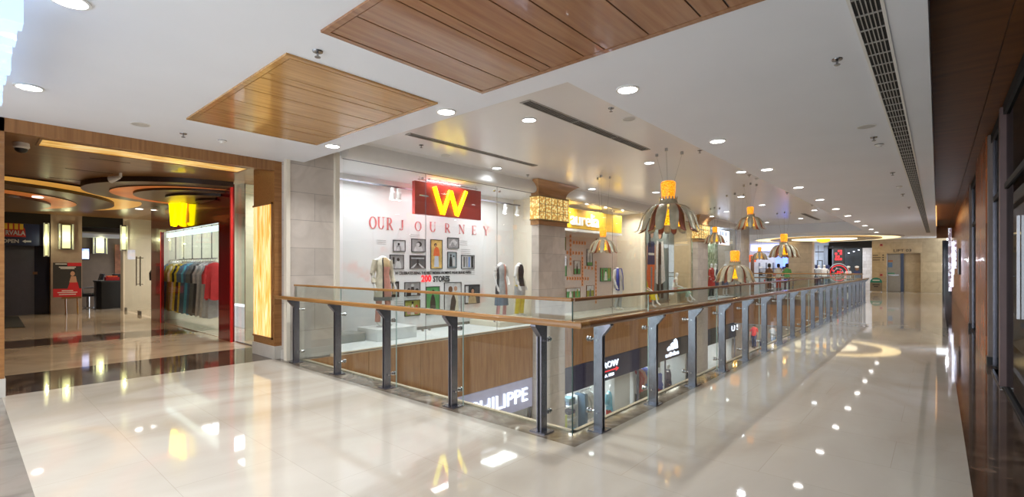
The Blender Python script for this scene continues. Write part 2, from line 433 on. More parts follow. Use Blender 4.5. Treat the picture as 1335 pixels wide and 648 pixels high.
MB().box(-9.5, 3.62, -4.2, -8.12, 4.52, ZA - .01).build('shaft', 'stone', t)
MB().box(-8.2, 3.575, .0, -8.10, 3.64, ZL).build('edge_strip', 'cream', t)
MB().box(-9.0, 3.60, 0.0, -8.105, 4.53, .16).build('plinth', 'plinth', t)

# --- timber portal to the lobby
t = thing('portal_frame', 'timber portal frame with glowing amber panel left of the stone pillar', 'portal', (-8.7, 1.9, 0))
MB().box(-9.25, 3.5, .22, -8.38, 3.98, ZL).build('column', 'portal_wood_h', t)
MB().box(-9.3, 3.49, 0, -8.37, 3.99, .22).build('plinth', 'plinth', t, bevel=.006)
pn = MB().box(-9.22, 3.485, .36, -8.46, 3.50, 2.62).build('onyx_panel', 'onyx', t)
fr = MB(); fr.box(-9.24, 3.475, .33, -8.44, 3.50, .36); fr.box(-9.24, 3.475, 2.62, -8.44, 3.5, 2.65); fr.box(-8.46, 3.475, .33, -8.44, 3.5, 2.65)
fr.build('panel_frame', 'portal_wood', pn)
MB().box(-8.50, -.4, 3.175, -8.38, 3.5, ZL).build('beam', 'portal_wood', t)
MB().box(-9.25, -.4, .22, -8.38, .36, ZL).build('column', 'portal_wood_h', t)
MB().box(-9.3, -.41, 0, -8.37, .37, .22).build('plinth', 'plinth', t)
# lobby ceiling + onyx strip + plank joints
b = MB(); b.box(-27, -3, ZB, -9.66, 6.5, ZB + .1); b.box(-9.66, -3, ZB, -8.5, 4.0, ZB + .1); struct(b.build('ceiling', 'lobby_wood'))
t = thing('ceiling_light', 'long amber onyx light panel behind the timber portal beam', 'light', (-9.35, 2, ZB - .02))
MB().box(-9.62, .75, ZB - .012, -9.12, 3.35, ZB).build('onyx_panel', 'onyx_flat', t)
f_ = MB(); f_.box(-9.65, .72, ZB - .02, -9.62, 3.38, ZB); f_.box(-9.12, .72, ZB - .02, -9.09, 3.38, ZB); f_.box(-9.62, .72, ZB - .02, -9.12, .75, ZB); f_.box(-9.62, 3.35, ZB - .02, -9.12, 3.38, ZB)
f_.build('frame', 'portal_wood', t)
b = MB()
for x in (-10.2, -11.6, -13.0):
    b.box(x, 1.0 + (x + 14) * .1, ZB - .004, x + .012, 1.9, ZB)
struct(b.build('trim_10', 'black'))
# crystal pelmet light at top left, hung from the ceiling
t = thing('pelmet_light', 'stepped bright crystal light along the upper left ceiling edge', 'light', (-5.6, .2, 3.1))
M['crystal'] = emis('lit_crystal', (.55, .74, 1), .6)
for k in range(14):
    x = -4.2 - k * .18; zb = (3.04, 3.07, 3.05, 3.10, 3.06, 3.08)[k % 6]
    MB().box(x, .16, zb, x - .15, .262 - .012 * (k % 3), ZL).build('crystal_block', 'crystal', t)
MB().box(-6.9, .10, 3.25, -4.0, .155, ZL).build('back_plate', 'white_plastic', t)

# --- lift wall and far walls
b = MB(); b.box(-3.2, 39, 0, -2.44, 39.3, ZL); b.box(-2.44, 39, 2.42, -.78, 39.3, ZL); b.box(-.78, 39, 0, .4, 39.3, ZL); b.box(-2.5, 39.3, 0, -.7, 39.4, 2.5); b.box(-1.60, 39.25, 0, -.78, 39.3, 2.42); b.box(-3.2, 39.3, 0, -3.1, 41, ZL)
struct(b.build('wall_back', 'lift_stone'))
b = MB(); b.box(.2, 37.5, 0, .85, 37.55, 3.1); struct(b.build('window_1', plain('blue_black_glass', (.004, .012, .03), .08, coat=.5)))
b = MB(); b.box(.22, 37.4, 0, .26, 37.56, 3.1); struct(b.build('trim_11', 'black'))
b = MB(); b.box(-12.2, 41, -.3, -3.2, 41.2, ZL); b.box(-12.2, 26.8, 0, -12.1, 41, ZL); struct(b.build('wall_back', 'shop_white'))
# --- right-hand wall and shop fronts
M['brick_wood'] = stone('stacked_timber', (.48, .15, .045), .9, .10, 'zy', rough=.25, var=.35, mortar=.25, msize=.004)
M['brick_wood_x'] = stone('stacked_timber_x', (.45, .14, .04), .9, .12, 'zx', rough=.25, var=.3, mortar=.25, msize=.004)
M['pil_beige'] = plain('beige_pilaster', (.30, .25, .23), .4)
M['pil_pink'] = plain('mauve_frame', (.22, .15, .15), .35)
b = MB(); b.box(.60, 20.6, 0, .9, 37.5, 3.655, 0); b.box(.6, 17.0, 0, .9, 20.6, 3.655, 0)
struct(b.build('wall_right', 'brick_wood'))
b = MB(); b.box(.58, 10.9, 0, .95, 13.6, 3.655); struct(b.build('wall_right', 'brick_wood'))
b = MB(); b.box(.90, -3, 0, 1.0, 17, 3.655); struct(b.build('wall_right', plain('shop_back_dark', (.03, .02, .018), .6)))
# ================================================================ RIGHT SHOP FRONTS
def bay(y0, y1, lab):
    """pilaster facing down the corridor, steel mullions and a glass leaf from y0 (near) to y1 (far)"""
    t = thing('storefront', lab, 'shop front', (.72, (y0 + y1) / 2, 0))
    MB().box(.60, y1 - .18, .14, .93, y1, 3.64).build('pilaster', 'pil_beige', t)
    MB().box(.585, y1 - .2, 0, .93, y1 + .01, .14).build('pilaster_base', 'black', t)
    mu = MB()
    for k, dy in enumerate((.22, .36)): mu.box(.66 - .02 * k, y1 - dy - .05, 0, .76, y1 - dy, 3.64)
    mu.build('mullion', 'steel', t)
    MB().box(.66, y0, .02, .675, y1 - .4, 3.5).build('glass_pane', 'dark_glass', t)
    fr = MB(); fr.box(.64, y0, 2.55, .70, y1 - .4, 2.62); fr.box(.63, y0, 3.5, .70, y1 - .2, 3.64); fr.box(.63, y0, 0, .70, y1 - .3, .03); fr.box(.63, y0, 0, .70, y0 + .04, 3.64)
    fr.build('frame', 'blackm', t)
    return t
bay(13.6, 17.0, 'dark shop front bay between the two red timber walls on the right')
t = bay(3.0, 10.9, 'large dark glass shop front nearest the camera on the right')
MB().box(.61, 8.95, .02, .72, 9.15, 3.6).build('frame_post', 'blackm', t)
MB().box(.60, 8.80, .02, .70, 8.93, 3.6).build('frame_post', 'pil_pink', t)
MB().box(.60, 8.80, .01, .70, 10.2, .03).build('threshold', 'steel_light', t)
MB().box(.63, 7.4, 1.0, .655, 7.43, 2.1).build('pull_handle', 'steel_light', t)
# stepped glass sconce on the red timber wall
t = thing('wall_sconce', 'sparkling stepped glass-tube sconce on the red timber wall', 'wall lamp', (.52, 24, 1.3))
M['sconce_glass'] = ramped('sconce_crystal', 'voronoi', [(.1, (.55, .60, .80)), (.4, (.85, .88, 1)), (.6, (.25, .2, .25))], scale=(1, 1, 1), tex=9, rough=.1, emit=.55)
for k, (x, z0, z1) in enumerate(((.32, 1.05, 2.9), (.39, 1.3, 2.45), (.46, 1.5, 2.5), (.38, .85, 2.2), (.34, .68, 1.5))):
    MB().cyl((x, 22.6 + .28 * k, z0), .045, z1 - z0, 10).build('glass_tube', 'sconce_glass' if k % 2 == 0 else 'led_white', t, smooth=True)
MB().box(.54, 22.6, 1.3, .598, 23.7, 2.2).build('back_plate', 'black', t)
l = bpy.data.lights.new('sconce_bulb', 'POINT'); l.energy = 14; l.color = (.9, .92, 1); l.shadow_soft_size = .03
o = bpy.data.objects.new('sconce_bulb', l); o.location = (.25, 23.0, 1.8); COL.objects.link(o)
# warm copper light slot at the end of the timber ceiling
t = thing('slot_light', 'narrow copper light slot along the end of the white ceiling edge', 'light', (-.04, 26, 3.4))
MB().box(-.048, 22.0, 3.40, -.03, 29.0, 3.66).build('diffuser', emis('slot_glow', (1, .55, .2), 1.2), t)

# lift lobby details
t = thing('door', 'grey steel fire door under the black lift lettering', 'door', (-1.9, 39.1, 0))
MB().box(-2.42, 39.08, .02, -1.77, 39.13, 2.38).build('leaf', plain('grey_door', (.28, .27, .25), .4), t)
MB().box(-2.44, 39.02, 0, -2.42, 39.16, 2.42).build('jamb', 'chrome', t)
MB().box(-2.38, 39.06, 1.02, -1.84, 39.08, 1.10).build('push_bar', 'chrome', t)
MB().box(-2.38, 39.07, 1.55, -2.16, 39.08, 1.85).build('notice', plain('notice_blue', (.10, .2, .4), .5), t)
MB().box(-2.38, 39.07, 1.90, -2.14, 39.08, 2.0).build('notice', plain('notice_brown', (.35, .12, .05), .5), t)
MB().box(-2.4, 39.07, 1.14, -2.05, 39.08, 1.2).build('sticker', plain('notice_green', (.02, .25, .15), .5), t)
tag(MB().box(-1.76, 39.12, 0, -1.60, 39.2, 2.42).build('lift_column', plain('navy_panel', (.01, .02, .07), .2)), 'narrow dark blue panel beside the grey fire door', 'panel')
b = MB(); text_on(b, 'LIFT 03', (-1.66, 38.985, 2.52), (1, 0, 0), .17, .02, .86); tag(b.build('wall_lettering', 'ink'), 'black lettering reading LIFT 03 above the fire door', 'sign')
t = thing('direction_sign', 'three small dark direction lines on the golden stone left of the fire door', 'sign', (-2.9, 38.99, 2))
for k, (z, w) in enumerate(((2.30, .28), (2.15, .42), (2.0, .38))):
    MB().box(-3.16, 38.985, z, -3.16 + w, 38.999, z + .045).build('text_line', 'ink', t); MB().box(-2.66, 38.985, z - .01, -2.58, 38.999, z + .055).build('pictogram', 'ink', t)
for z, lab in ((2.92, 'red alarm box high on the stone wall left of the lift lettering'), (1.0, 'small red call point low on the stone wall above the green sign')):
    t = thing('alarm_box', lab, 'alarm', (-2.72, 38.95, z))
    MB().box(-2.78, 38.93, z, -2.65, 39.0, z + .12).build('housing', 'c_red', t); MB().cyl((-2.715, 38.94, z + .03), .03, .07, 10).build('button', 'black', t)
t = thing('floor_sign', 'small standing board with rounded green top by the far stone wall', 'sign', (-2.93, 38.3, 0))
MB().prism([(-3.24, .04), (-2.62, .04), (-2.62, .58), (-3.24, .58)], 'y', 38.28, 38.31).build('board', plain('brown_board', (.22, .18, .13), .5), t)
MB().prism([(-2.62, .58)] + [(-2.93 + .31 * math.cos(a), .60 + .30 * math.sin(a)) for a in [k * PI / 10 for k in range(0, 11)]] + [(-3.24, .58)], 'y', 38.28, 38.31).build('header', plain('header_green', (.01, .20, .15), .4), t)
for z, a in ((.70, .36), (.42, .36), (.3, .22)): MB().box(-2.93 - a / 2, 38.272, z, -2.93 + a / 2, 38.28, z + .06).build('lettering', 'white_plastic' if z > .6 else 'ink', t)
for s in (-1, 1): MB().box(-2.93 + s * .28 - .02, 38.2, 0, -2.93 + s * .28 + .02, 38.45, .05).build('foot', 'chrome', t)

# ================================================================ BALUSTRADE
RT = 1.05
rail = thing('balustrade', 'glass balustrade with timber handrail and steel posts around the void', 'railing', (-2.4, 3.62, 0))
def rail_bar(name, pts, w, h, mat):
    """rounded timber bar along a polyline with mitred corners (level)"""
    prof = [(-w / 2, -h * .2), (-w * .42, -h * .45), (w * .42, -h * .45), (w / 2, -h * .2), (w / 2, h * .15), (w * .36, h * .45), (-w * .36, h * .45), (-w / 2, h * .15)]
    P = [Vector(p) for p in pts]; vs, fs = [], []; n = len(prof)
    for i, p in enumerate(P):
        d0 = (P[i] - P[i - 1]).normalized() if i else (P[1] - P[0]).normalized()
        d1 = (P[i + 1] - P[i]).normalized() if i < len(P) - 1 else d0
        n0 = Vector((d0.y, -d0.x, 0)); n1 = Vector((d1.y, -d1.x, 0)); m = (n0 + n1).normalized(); m /= max(.3, m.dot(n0))
        for a, z in prof: vs.append(p + m * a + Vector((0, 0, z)))
    for i in range(len(P) - 1):
        for k in range(n): k2 = (k + 1) % n; fs.append((i * n + k, i * n + k2, (i + 1) * n + k2, (i + 1) * n + k))
    fs.append(tuple(reversed(range(n)))); fs.append(tuple((len(P) - 1) * n + k for k in range(n)))
    return MB().add(vs, fs).build(name, mat, rail, smooth=True)
HX, HY = -2.33, 3.54
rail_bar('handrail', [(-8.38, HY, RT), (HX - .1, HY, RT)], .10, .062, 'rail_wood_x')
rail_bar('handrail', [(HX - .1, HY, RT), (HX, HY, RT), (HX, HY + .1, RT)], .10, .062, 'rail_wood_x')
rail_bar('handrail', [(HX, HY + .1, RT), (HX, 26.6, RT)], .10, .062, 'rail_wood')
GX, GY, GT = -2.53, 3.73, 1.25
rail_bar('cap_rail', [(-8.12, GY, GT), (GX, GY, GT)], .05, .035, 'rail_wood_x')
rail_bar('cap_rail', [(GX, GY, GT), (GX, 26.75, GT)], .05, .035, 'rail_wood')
def post(x, y, along):
    """flat steel post; 'along' = axis of the rail run. The bracket reaches to the corridor side"""
    b = MB()
    def bx(a0, n0, z0, a1, n1, z1, mi=0):     # a = along the run, n = across (positive to the corridor)
        if along == 'x': b.box(x + a0, y - n0, z0, x + a1, y - n1, z1, mi)
        else: b.box(x + n0, y + a0, z0, x + n1, y + a1, z1, mi)
    bx(-.028, -.045, .012, -.016, .045, 1.0); bx(.016, -.045, .012, .028, .045, 1.0); bx(-.016, -.035, .012, .016, .035, 1.0, 1)
    o = b.build('post', ['steel', 'black'], rail)
    # bracket
    poly = [(-.045, RT - .03), (.135, RT - .03), (.135, RT - .045), (.045, RT - .15), (-.045, RT - .15)]
    b = MB()
    if along == 'x': b.prism([(y - p, z) for p, z in poly], 'x', x - .03, x + .03)
    else: b.prism([(x + p, z) for p, z in poly], 'y', y - .03, y + .03)
    b.build('bracket', 'steel', o)
    b = MB()
    def bx2(a0, n0, z0, a1, n1, z1):
        if along == 'x': b.box(x + a0, y - n0, z0, x + a1, y - n1, z1)
        else: b.box(x + n0, y + a0, z0, x + n1, y + a1, z1)
    bx2(-.09, -.075, 0, .09, .075, .012); b.build('base_plate', 'steel', o)
    for z in (.17, .86):
        b = MB()
        if along == 'x':
            b.tube([(x, y + .03, z), (x, y + .125, z)], .011); b.tube([(x, y + .085, z), (x, y + .10, z)], .024, 14); b.tube([(x, y + .113, z), (x, y + .13, z)], .026, 14)
            b.tube([(x - .05, y, z), (x + .05, y, z)], .008)
        else:
            b.tube([(x - .03, y, z), (x - .125, y, z)], .011); b.tube([(x - .085, y, z), (x - .10, y, z)], .024, 14); b.tube([(x - .113, y, z), (x - .13, y, z)], .026, 14)
            b.tube([(x, y - .05, z), (x, y + .05, z)], .008)
        b.build('standoff', 'steel_light', o, smooth=True)
PXs = [-2.81, -4.06, -5.33, -6.56, -7.87]
PYs = [4.02 + 1.167 * k for k in range(20)]
for x in PXs: post(x, 3.63, 'x')
for y in PYs: post(-2.42, y, 'y')
xs = [-8.12, -6.62 - .09, -5.45, -4.18, GX]
xs = [-8.12, -6.64, -5.26, -4.0, GX]
for a, c in zip(xs[:-1], xs[1:]):
    b = MB().box(a + .005, GY - .006, -.05, c - .005, GY + .006, GT - .01); b.build('glass_panel', 'glass', rail)
ys = [GY] + [PYs[k] + .10 for k in range(1, 20, 2)]
for a, c in zip(ys[:-1], ys[1:]):
    b = MB().box(GX - .006, a + .005, -.05, GX + .006, c - .005, GT - .01); b.build('glass_panel', 'glass', rail)
e = MB(); e.box(GX - .0045, GY - .0045, -.05, GX + .0045, GY + .0045, GT - .012); e.build('corner_bead', 'glass_edge', rail)
e = MB()
for a in xs[1:-1]: e.box(a - .002, GY - .007, 0, a + .002, GY + .007, GT - .012)
for a in ys[1:-1]: e.box(GX - .007, a - .002, 0, GX + .007, a + .002, GT - .012)
e.build('panel_edge', plain('pale_glass_edge', (.45, .58, .55), .1), rail)
# far crossing balustrade
far = thing('balustrade', 'short balustrade with two golden rails across the far end of the void', 'railing', (-5.3, 26.8, 0))
for z in (1.03, 1.24): MB().tube([(-8.0, 26.8, z), (-2.56, 26.8, z)], .03, 8).build('handrail', 'rail_wood_x', far)
for k in range(5):
    x = -7.7 + k * 1.2; MB().box(x - .03, 26.77, 0, x + .03, 26.83, 1.02).build('post', 'steel', far)
MB().box(-8, 26.70, .02, -2.6, 26.71, 1.2).build('glass_panel', 'glass', far)

# ================================================================ CEILING FITTINGS
def area(name, loc, r, power, col=(.98, .98, .97), spread=2.4, rot=(0, 0, 0), size=None):
    l = bpy.data.lights.new(name, 'AREA'); l.shape = 'DISK' if size is None else 'RECTANGLE'
    if size is None: l.size = r * 1.5
    else: l.size, l.size_y = size
    l.energy = power; l.color = col; l.spread = spread
    o = bpy.data.objects.new(name, l); o.location = loc; o.rotation_euler = rot; COL.objects.link(o); return o
def downlight(loc, lab, cool=False, r=.095, power=30, grp=None):
    t = thing('downlight', lab, 'downlight', loc, group=grp)
    MB().lathe([(r, 0), (r + .018, 0), (r + .02, -.012), (r, -.014), (r, 0)], (0, 0, 0), 24).build('trim_ring', 'white_plastic', t, False, smooth=True)
    MB().cyl((0, 0, -.004), r, .003, 24).build('lens', 'lamp_cool' if cool else 'lamp', t, False)
    return t
P_DL = 17
dl0 = None
for k in range(11):
    y = 4.43 + 2.645 * k
    lab = 'bright downlight over the corridor railing, %s from the camera' % ORD[k]
    if dl0 is None: dl0 = downlight((-2.34, y, ZL), lab, grp='corridor downlights')
    else: dup(dl0, (-2.34, y, ZL), label=lab)
    area('downlight_lamp', (-2.34, y, ZL - .03), .09, P_DL if k < 9 else P_DL * .7)
for (x, y), lab in (((-4.24, 3.69), 'bright downlight by the corner between the two timber ceiling panels'), ((-6.7, 3.63), 'bright downlight above the stone pillar and railing end'),
                    ((-6.77, .46), 'bright downlight at the left over the pale floor'), ((-4.37, .49), 'bright downlight cut by the top edge at the left')):
    dup(dl0, (x, y, ZL), label=lab); area('downlight_lamp', (x, y, ZL - .03), .09, 24, (.96, .98, 1))
for (x, y) in ((-1.3, .5), (-1.3, -1.8), (-4.3, -1.8), (-6.8, -1.8)): area('downlight_lamp', (x, y, ZL - .03), .09, 20, (.96, .98, 1))
ATR = [(-4.68, 5.73), (-7.5, 8.03), (-4.66, 9.79), (-7.45, 11.97), (-3.48, 12.15), (-6.34, 13.76), (-4.7, 16.4), (-4.75, 19.07), (-6.4, 20.4), (-7.5, 21.9), (-3.65, 22.2), (-4.73, 25.5), (-6.43, 26.7)]
ATL = ['left of the long slot diffuser', 'above the red shop sign wall', 'past the end of the long slot diffuser', 'above the pillar lantern', 'right of the nearest pendant caps', 'above the yellow shop',
       'between the pendants in mid atrium', 'beyond the middle pendants', 'over the left mannequins', 'beside the farther pillar lantern', 'beside the distant short diffuser', 'near the far end of the atrium', 'at the far left end of the atrium']
a0 = None
for (x, y), w in zip(ATR, ATL):
    lab = 'cool white downlight in the raised atrium ceiling ' + w
    if a0 is None: a0 = downlight((x, y, ZA), lab, True, .10, grp='atrium downlights')
    else: dup(a0, (x, y, ZA), label=lab)
    area('downlight_lamp', (x, y, ZA - .03), .10, 21 if x > -7 else 11, (.93, .97, 1))

def diffuser(x0, x1, y0, y1, z, lab, nl, cross=None, frame='grille', sl='grille'):
    t = thing('slot_diffuser', lab, 'air vent', ((x0 + x1) / 2, (y0 + y1) / 2, z - .01))
    MB().box(x0, y0, z - .004, x1, y1, z).build('backing', 'grille_dark', t)
    f = MB(); f.box(x0 - .02, y0, z - .012, x0, y1, z); f.box(x1, y0, z - .012, x1 + .02, y1, z); f.box(x0 - .02, y0 - .02, z - .012, x1 + .02, y0, z); f.box(x0 - .02, y1, z - .012, x1 + .02, y1 + .02, z)
    f.build('frame', frame, t)
    s = MB()
    for k in range(1, nl): x = x0 + (x1 - x0) * k / nl; s.box(x - .0035, y0, z - .012, x + .0035, y1, z - .002)
    if cross:
        y = y0
        while y < y1: s.box(x0, y - .006, z - .013, x1, y + .006, z - .002); y += cross
    s.build('louvres', sl, t)
diffuser(-.44, -.29, -2.5, 33, ZL, 'very long dark air grille along the right edge of the white ceiling', 6, .28, 'white_plastic', 'grille')
diffuser(-4.27, -4.13, 5.07, 8.66, ZA, 'longer grey slot diffuser in the raised ceiling', 4, 1.2)
diffuser(-6.75, -6.65, 5.0, 8.4, ZA, 'slim slot diffuser in the raised ceiling nearer the red shop sign', 3, 1.2)
diffuser(-4.30, -4.17, 23.3, 26.8, ZA, 'short dark slot diffuser far down the raised ceiling', 4, 1.2)

def sprinkler(x, y, z, lab):
    t = thing('sprinkler', lab, 'sprinkler', (x, y, z + .003))
    MB().lathe([(.0, -.004), (.04, -.012), (.045, 0)], (0, 0, 0), 16).build('rose', 'chrome', t, False)
    b = MB(); b.cyl((0, 0, -.05), .009, .045, 8); b.cyl((0, 0, -.056), .024, .006, 12)
    b.build('head', 'chrome', t, False)
for x, y, z, lab in ((-3.86, 1.96, ZL, 'dark sprinkler between the two timber ceiling panels'), (-7.58, 1.98, ZL, 'small sprinkler on the left white ceiling near the portal beam'),
        (-.65, 4.98, ZL, 'dark sprinkler beside the long right grille, nearest the camera'), (-.66, 8.3, ZL, 'sprinkler next to the smoke detector by the long grille'),
        (-.64, 11.64, ZL, 'third sprinkler along the long right grille'), (-.64, 15.2, ZL, 'fourth sprinkler along the long right grille'), (-.64, 18.6, ZL, 'fifth sprinkler along the long right grille'),
        (-3.47, 6.08, ZA, 'sprinkler at the raised ceiling edge beside the round speaker'), (-7.14, 5.61, ZA, 'sprinkler in the raised ceiling above the window text'),
        (-7.5, 9.13, ZA, 'sprinkler in the raised ceiling just before the pillar lantern'), (-3.44, 9.4, ZA, 'sprinkler at the raised ceiling edge beside the big pendant'),
        (-3.45, 12.69, ZA, 'sprinkler in the raised ceiling beyond the big pendant'), (-3.42, 16.5, ZA, 'sprinkler at the raised ceiling edge in mid atrium'), (-3.4, 20.3, ZA, 'sprinkler at the raised ceiling edge far down')):
    sprinkler(x, y, z, lab)
def detector(x, y, z, lab):
    t = thing('smoke_detector', lab, 'detector', (x, y, z))
    MB().lathe([(.055, 0), (.055, -.015), (.03, -.03), (.028, -.042), (.0, -.045)], (0, 0, 0), 18).build('housing', 'white_plastic', t, False, smooth=True)
    MB().lathe([(.056, -.003), (.058, -.008), (.056, -.012)], (0, 0, 0), 18).build('base_ring', 'chrome', t, False)
detector(-.64, 8.82, ZL, 'white smoke detector beside the long right grille'); detector(-7.58, 2.45, ZL, 'small smoke detector on the white ceiling above the portal beam')
detector(-.64, 13.7, ZL, 'farther smoke detector beside the long right grille'); detector(-3.43, 13.3, ZA, 'smoke detector at the raised ceiling edge')
def speaker(x, y, z, lab):
    t = thing('ceiling_speaker', lab, 'speaker', (x, y, z))
    MB().lathe([(.10, 0), (.105, -.006), (.092, -.008)], (0, 0, 0), 24).build('rim', 'white_plastic', t, False, smooth=True)
    MB().cyl((0, 0, -.005), .092, .004, 24).build('mesh_grille', plain('speaker_mesh', (.55, .54, .52), .6, var=.2, scale=200), t, False)
speaker(-3.52, 6.7, ZA, 'round speaker in the raised ceiling past the slot diffuser'); speaker(-7.46, 6.47, ZA, 'round speaker in the raised ceiling above the red sign')
speaker(-7.5, 1.5, ZL, 'round flush speaker on the white ceiling above the portal beam'); speaker(-.68, 7.6, ZL, 'round flush speaker by the long right grille')

# timber ceiling panels
def wood_panel(x0, x1, y0, y1, widths, lab, mat):
    t = thing('ceiling_panel', lab, 'ceiling panel', ((x0 + x1) / 2, (y0 + y1) / 2, ZL - .02))
    MB().box(x0 + .01, y0 + .01, ZL - .004, x1 - .01, y1 - .01, ZL).build('backing', 'blackm', t)
    f = MB(); e = .05
    f.box(x0, y0, ZL - .018, x0 + e, y1, ZL); f.box(x1 - e, y0, ZL - .018, x1, y1, ZL); f.box(x0 + e, y0, ZL - .018, x1 - e, y0 + e, ZL); f.box(x0 + e, y1 - e, ZL - .018, x1 - e, y1, ZL)
    f.build('border', mat, t)
    x = x0 + e + .01; tot = sum(widths); k = (x1 - x0 - 2 * e - .02) / tot
    for i, w in enumerate(widths):
        g = .017 if i % 2 else .009
        MB().box(x + g / 2, y0 + e + .008, ZL - .016, x + w * k - g / 2, y1 - e - .008, ZL - .004).build('plank', mat, t)
        x += w * k
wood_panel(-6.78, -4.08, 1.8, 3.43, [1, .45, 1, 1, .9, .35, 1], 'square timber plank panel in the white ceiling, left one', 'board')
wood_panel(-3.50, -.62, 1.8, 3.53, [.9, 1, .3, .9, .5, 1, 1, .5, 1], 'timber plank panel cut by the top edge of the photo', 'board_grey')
# glowing ring in the far ceiling
t = thing('ring_light', 'large glowing oval cove ring in the far white ceiling', 'light', (-5.3, 35.2, ZL - .002))
def annulus(r0, r1, z0, z1, c, n=64, a0=0, a1=2 * PI):
    b = MB(); vs = []; fs = []
    for k in range(n + 1):
        a = a0 + (a1 - a0) * k / n; co, si = math.cos(a), math.sin(a)
        for r, z in ((r0, z0), (r1, z0), (r1, z1), (r0, z1)): vs.append((c[0] + r * co, c[1] + r * si, c[2] + z))
    for k in range(n):
        for j in range(4): j2 = (j + 1) % 4; fs.append((k * 4 + j, (k + 1) * 4 + j, (k + 1) * 4 + j2, k * 4 + j2))
    if a1 - a0 < 2 * PI - .01: fs.append((0, 1, 2, 3)); fs.append(tuple(n * 4 + j for j in (3, 2, 1, 0)))
    return b.add(vs, fs)
annulus(2.9, 3.75, -.02, 0, (-5.3, 35.2, ZL - .002)).build('glow_ring', emis('cove_glow', (1, .78, .40), 1.3), t)
annulus(3.75, 3.9, -.06, 0, (-5.3, 35.2, ZL - .002)).build('rim', 'white', t)
annulus(2.1, 2.9, -.08, 0, (-5.3, 35.2, ZL - .002)).build('inner_disc', plain('gold_disc', (.45, .33, .18), .4), t)
annulus(1.3, 1.7, -.09, 0, (-5.3, 35.2, ZL - .002)).build('glow_ring', emis('cove_glow2', (1, .88, .62), 1.3), t)
t = thing('bowl_lamp', 'small orange glass bowl lamp under the far ceiling ring', 'lamp', (-5.15, 34.2, 3.0))
MB().lathe([(.0, 0), (.18, .02), (.32, .09), (.38, .2), (.36, .2)], (-5.15, 34.2, 3.02), 20).build('bowl', emis('amber_glow', (1, .42, .03), 1.6), t, smooth=True)
MB().cyl((-5.15, 34.2, 3.2), .03, .14, 8).build('stem', 'chrome', t)

# ================================================================ FLOWER PENDANTS
M['petal_out'] = plain('petal_bronze_grey', (.44, .41, .30), .45, .2, var=.12, scale=10)
M['petal_in'] = plain('petal_copper', (.26, .085, .05), .35, .4, var=.15, scale=10)
M['amber'] = ramped('amber_mosaic_glass', 'voronoi', [(.10, (1, .52, .08)), (.40, (1, .36, .02)), (.65, (.60, .17, .0))], tex=60, rough=.3, emit=1.05)
M['tassel'] = ramped('yellow_mosaic_bell', 'voronoi', [(.1, (1, .66, .05)), (.4, (.95, .48, .01)), (.6, (.5, .2, .0))], tex=50, rough=.3, emit=1.3)
def petal_mesh(R, H, w, curl, mat, parent, ang, r0, wob):
    """one bent strip from the collar (radius r0, z=0) out to radius R and down H"""
    n = 9; vs, fs = [], []
    for i in range(n + 1):
        s = i / n
        r = r0 + (R - r0) * math.sin(min(1, s * 1.02) * PI / 2) ** 1.0
        z = -H * (1 - math.cos(min(1, s * 1.08) * PI / 2)) ** 1.05
        if s > .85: r += curl * (s - .85) * 1.2
        ww = w * (.42 + .75 * math.sin(min(1, s * 1.12) * PI * .78)) * (1 if s < .9 else 1 - (s - .9) * 5.5)
        tw = wob * s * .12
        for q in (-1, 0, 1):
            a = ang + tw + q * ww / 2 / max(r, .05)
            rr = r - (abs(q) * .012)
            vs.append((rr * math.cos(a), rr * math.sin(a), z))
    for i in range(n):
        for q in range(2): fs.append((i * 3 + q, i * 3 + q + 1, i * 3 + q + 4, i * 3 + q + 3))
    o = MB().add(vs, fs).build('petal', mat, parent, False, smooth=True)
    so = o.modifiers.new('thick', 'SOLIDIFY'); so.thickness = .006
    return o
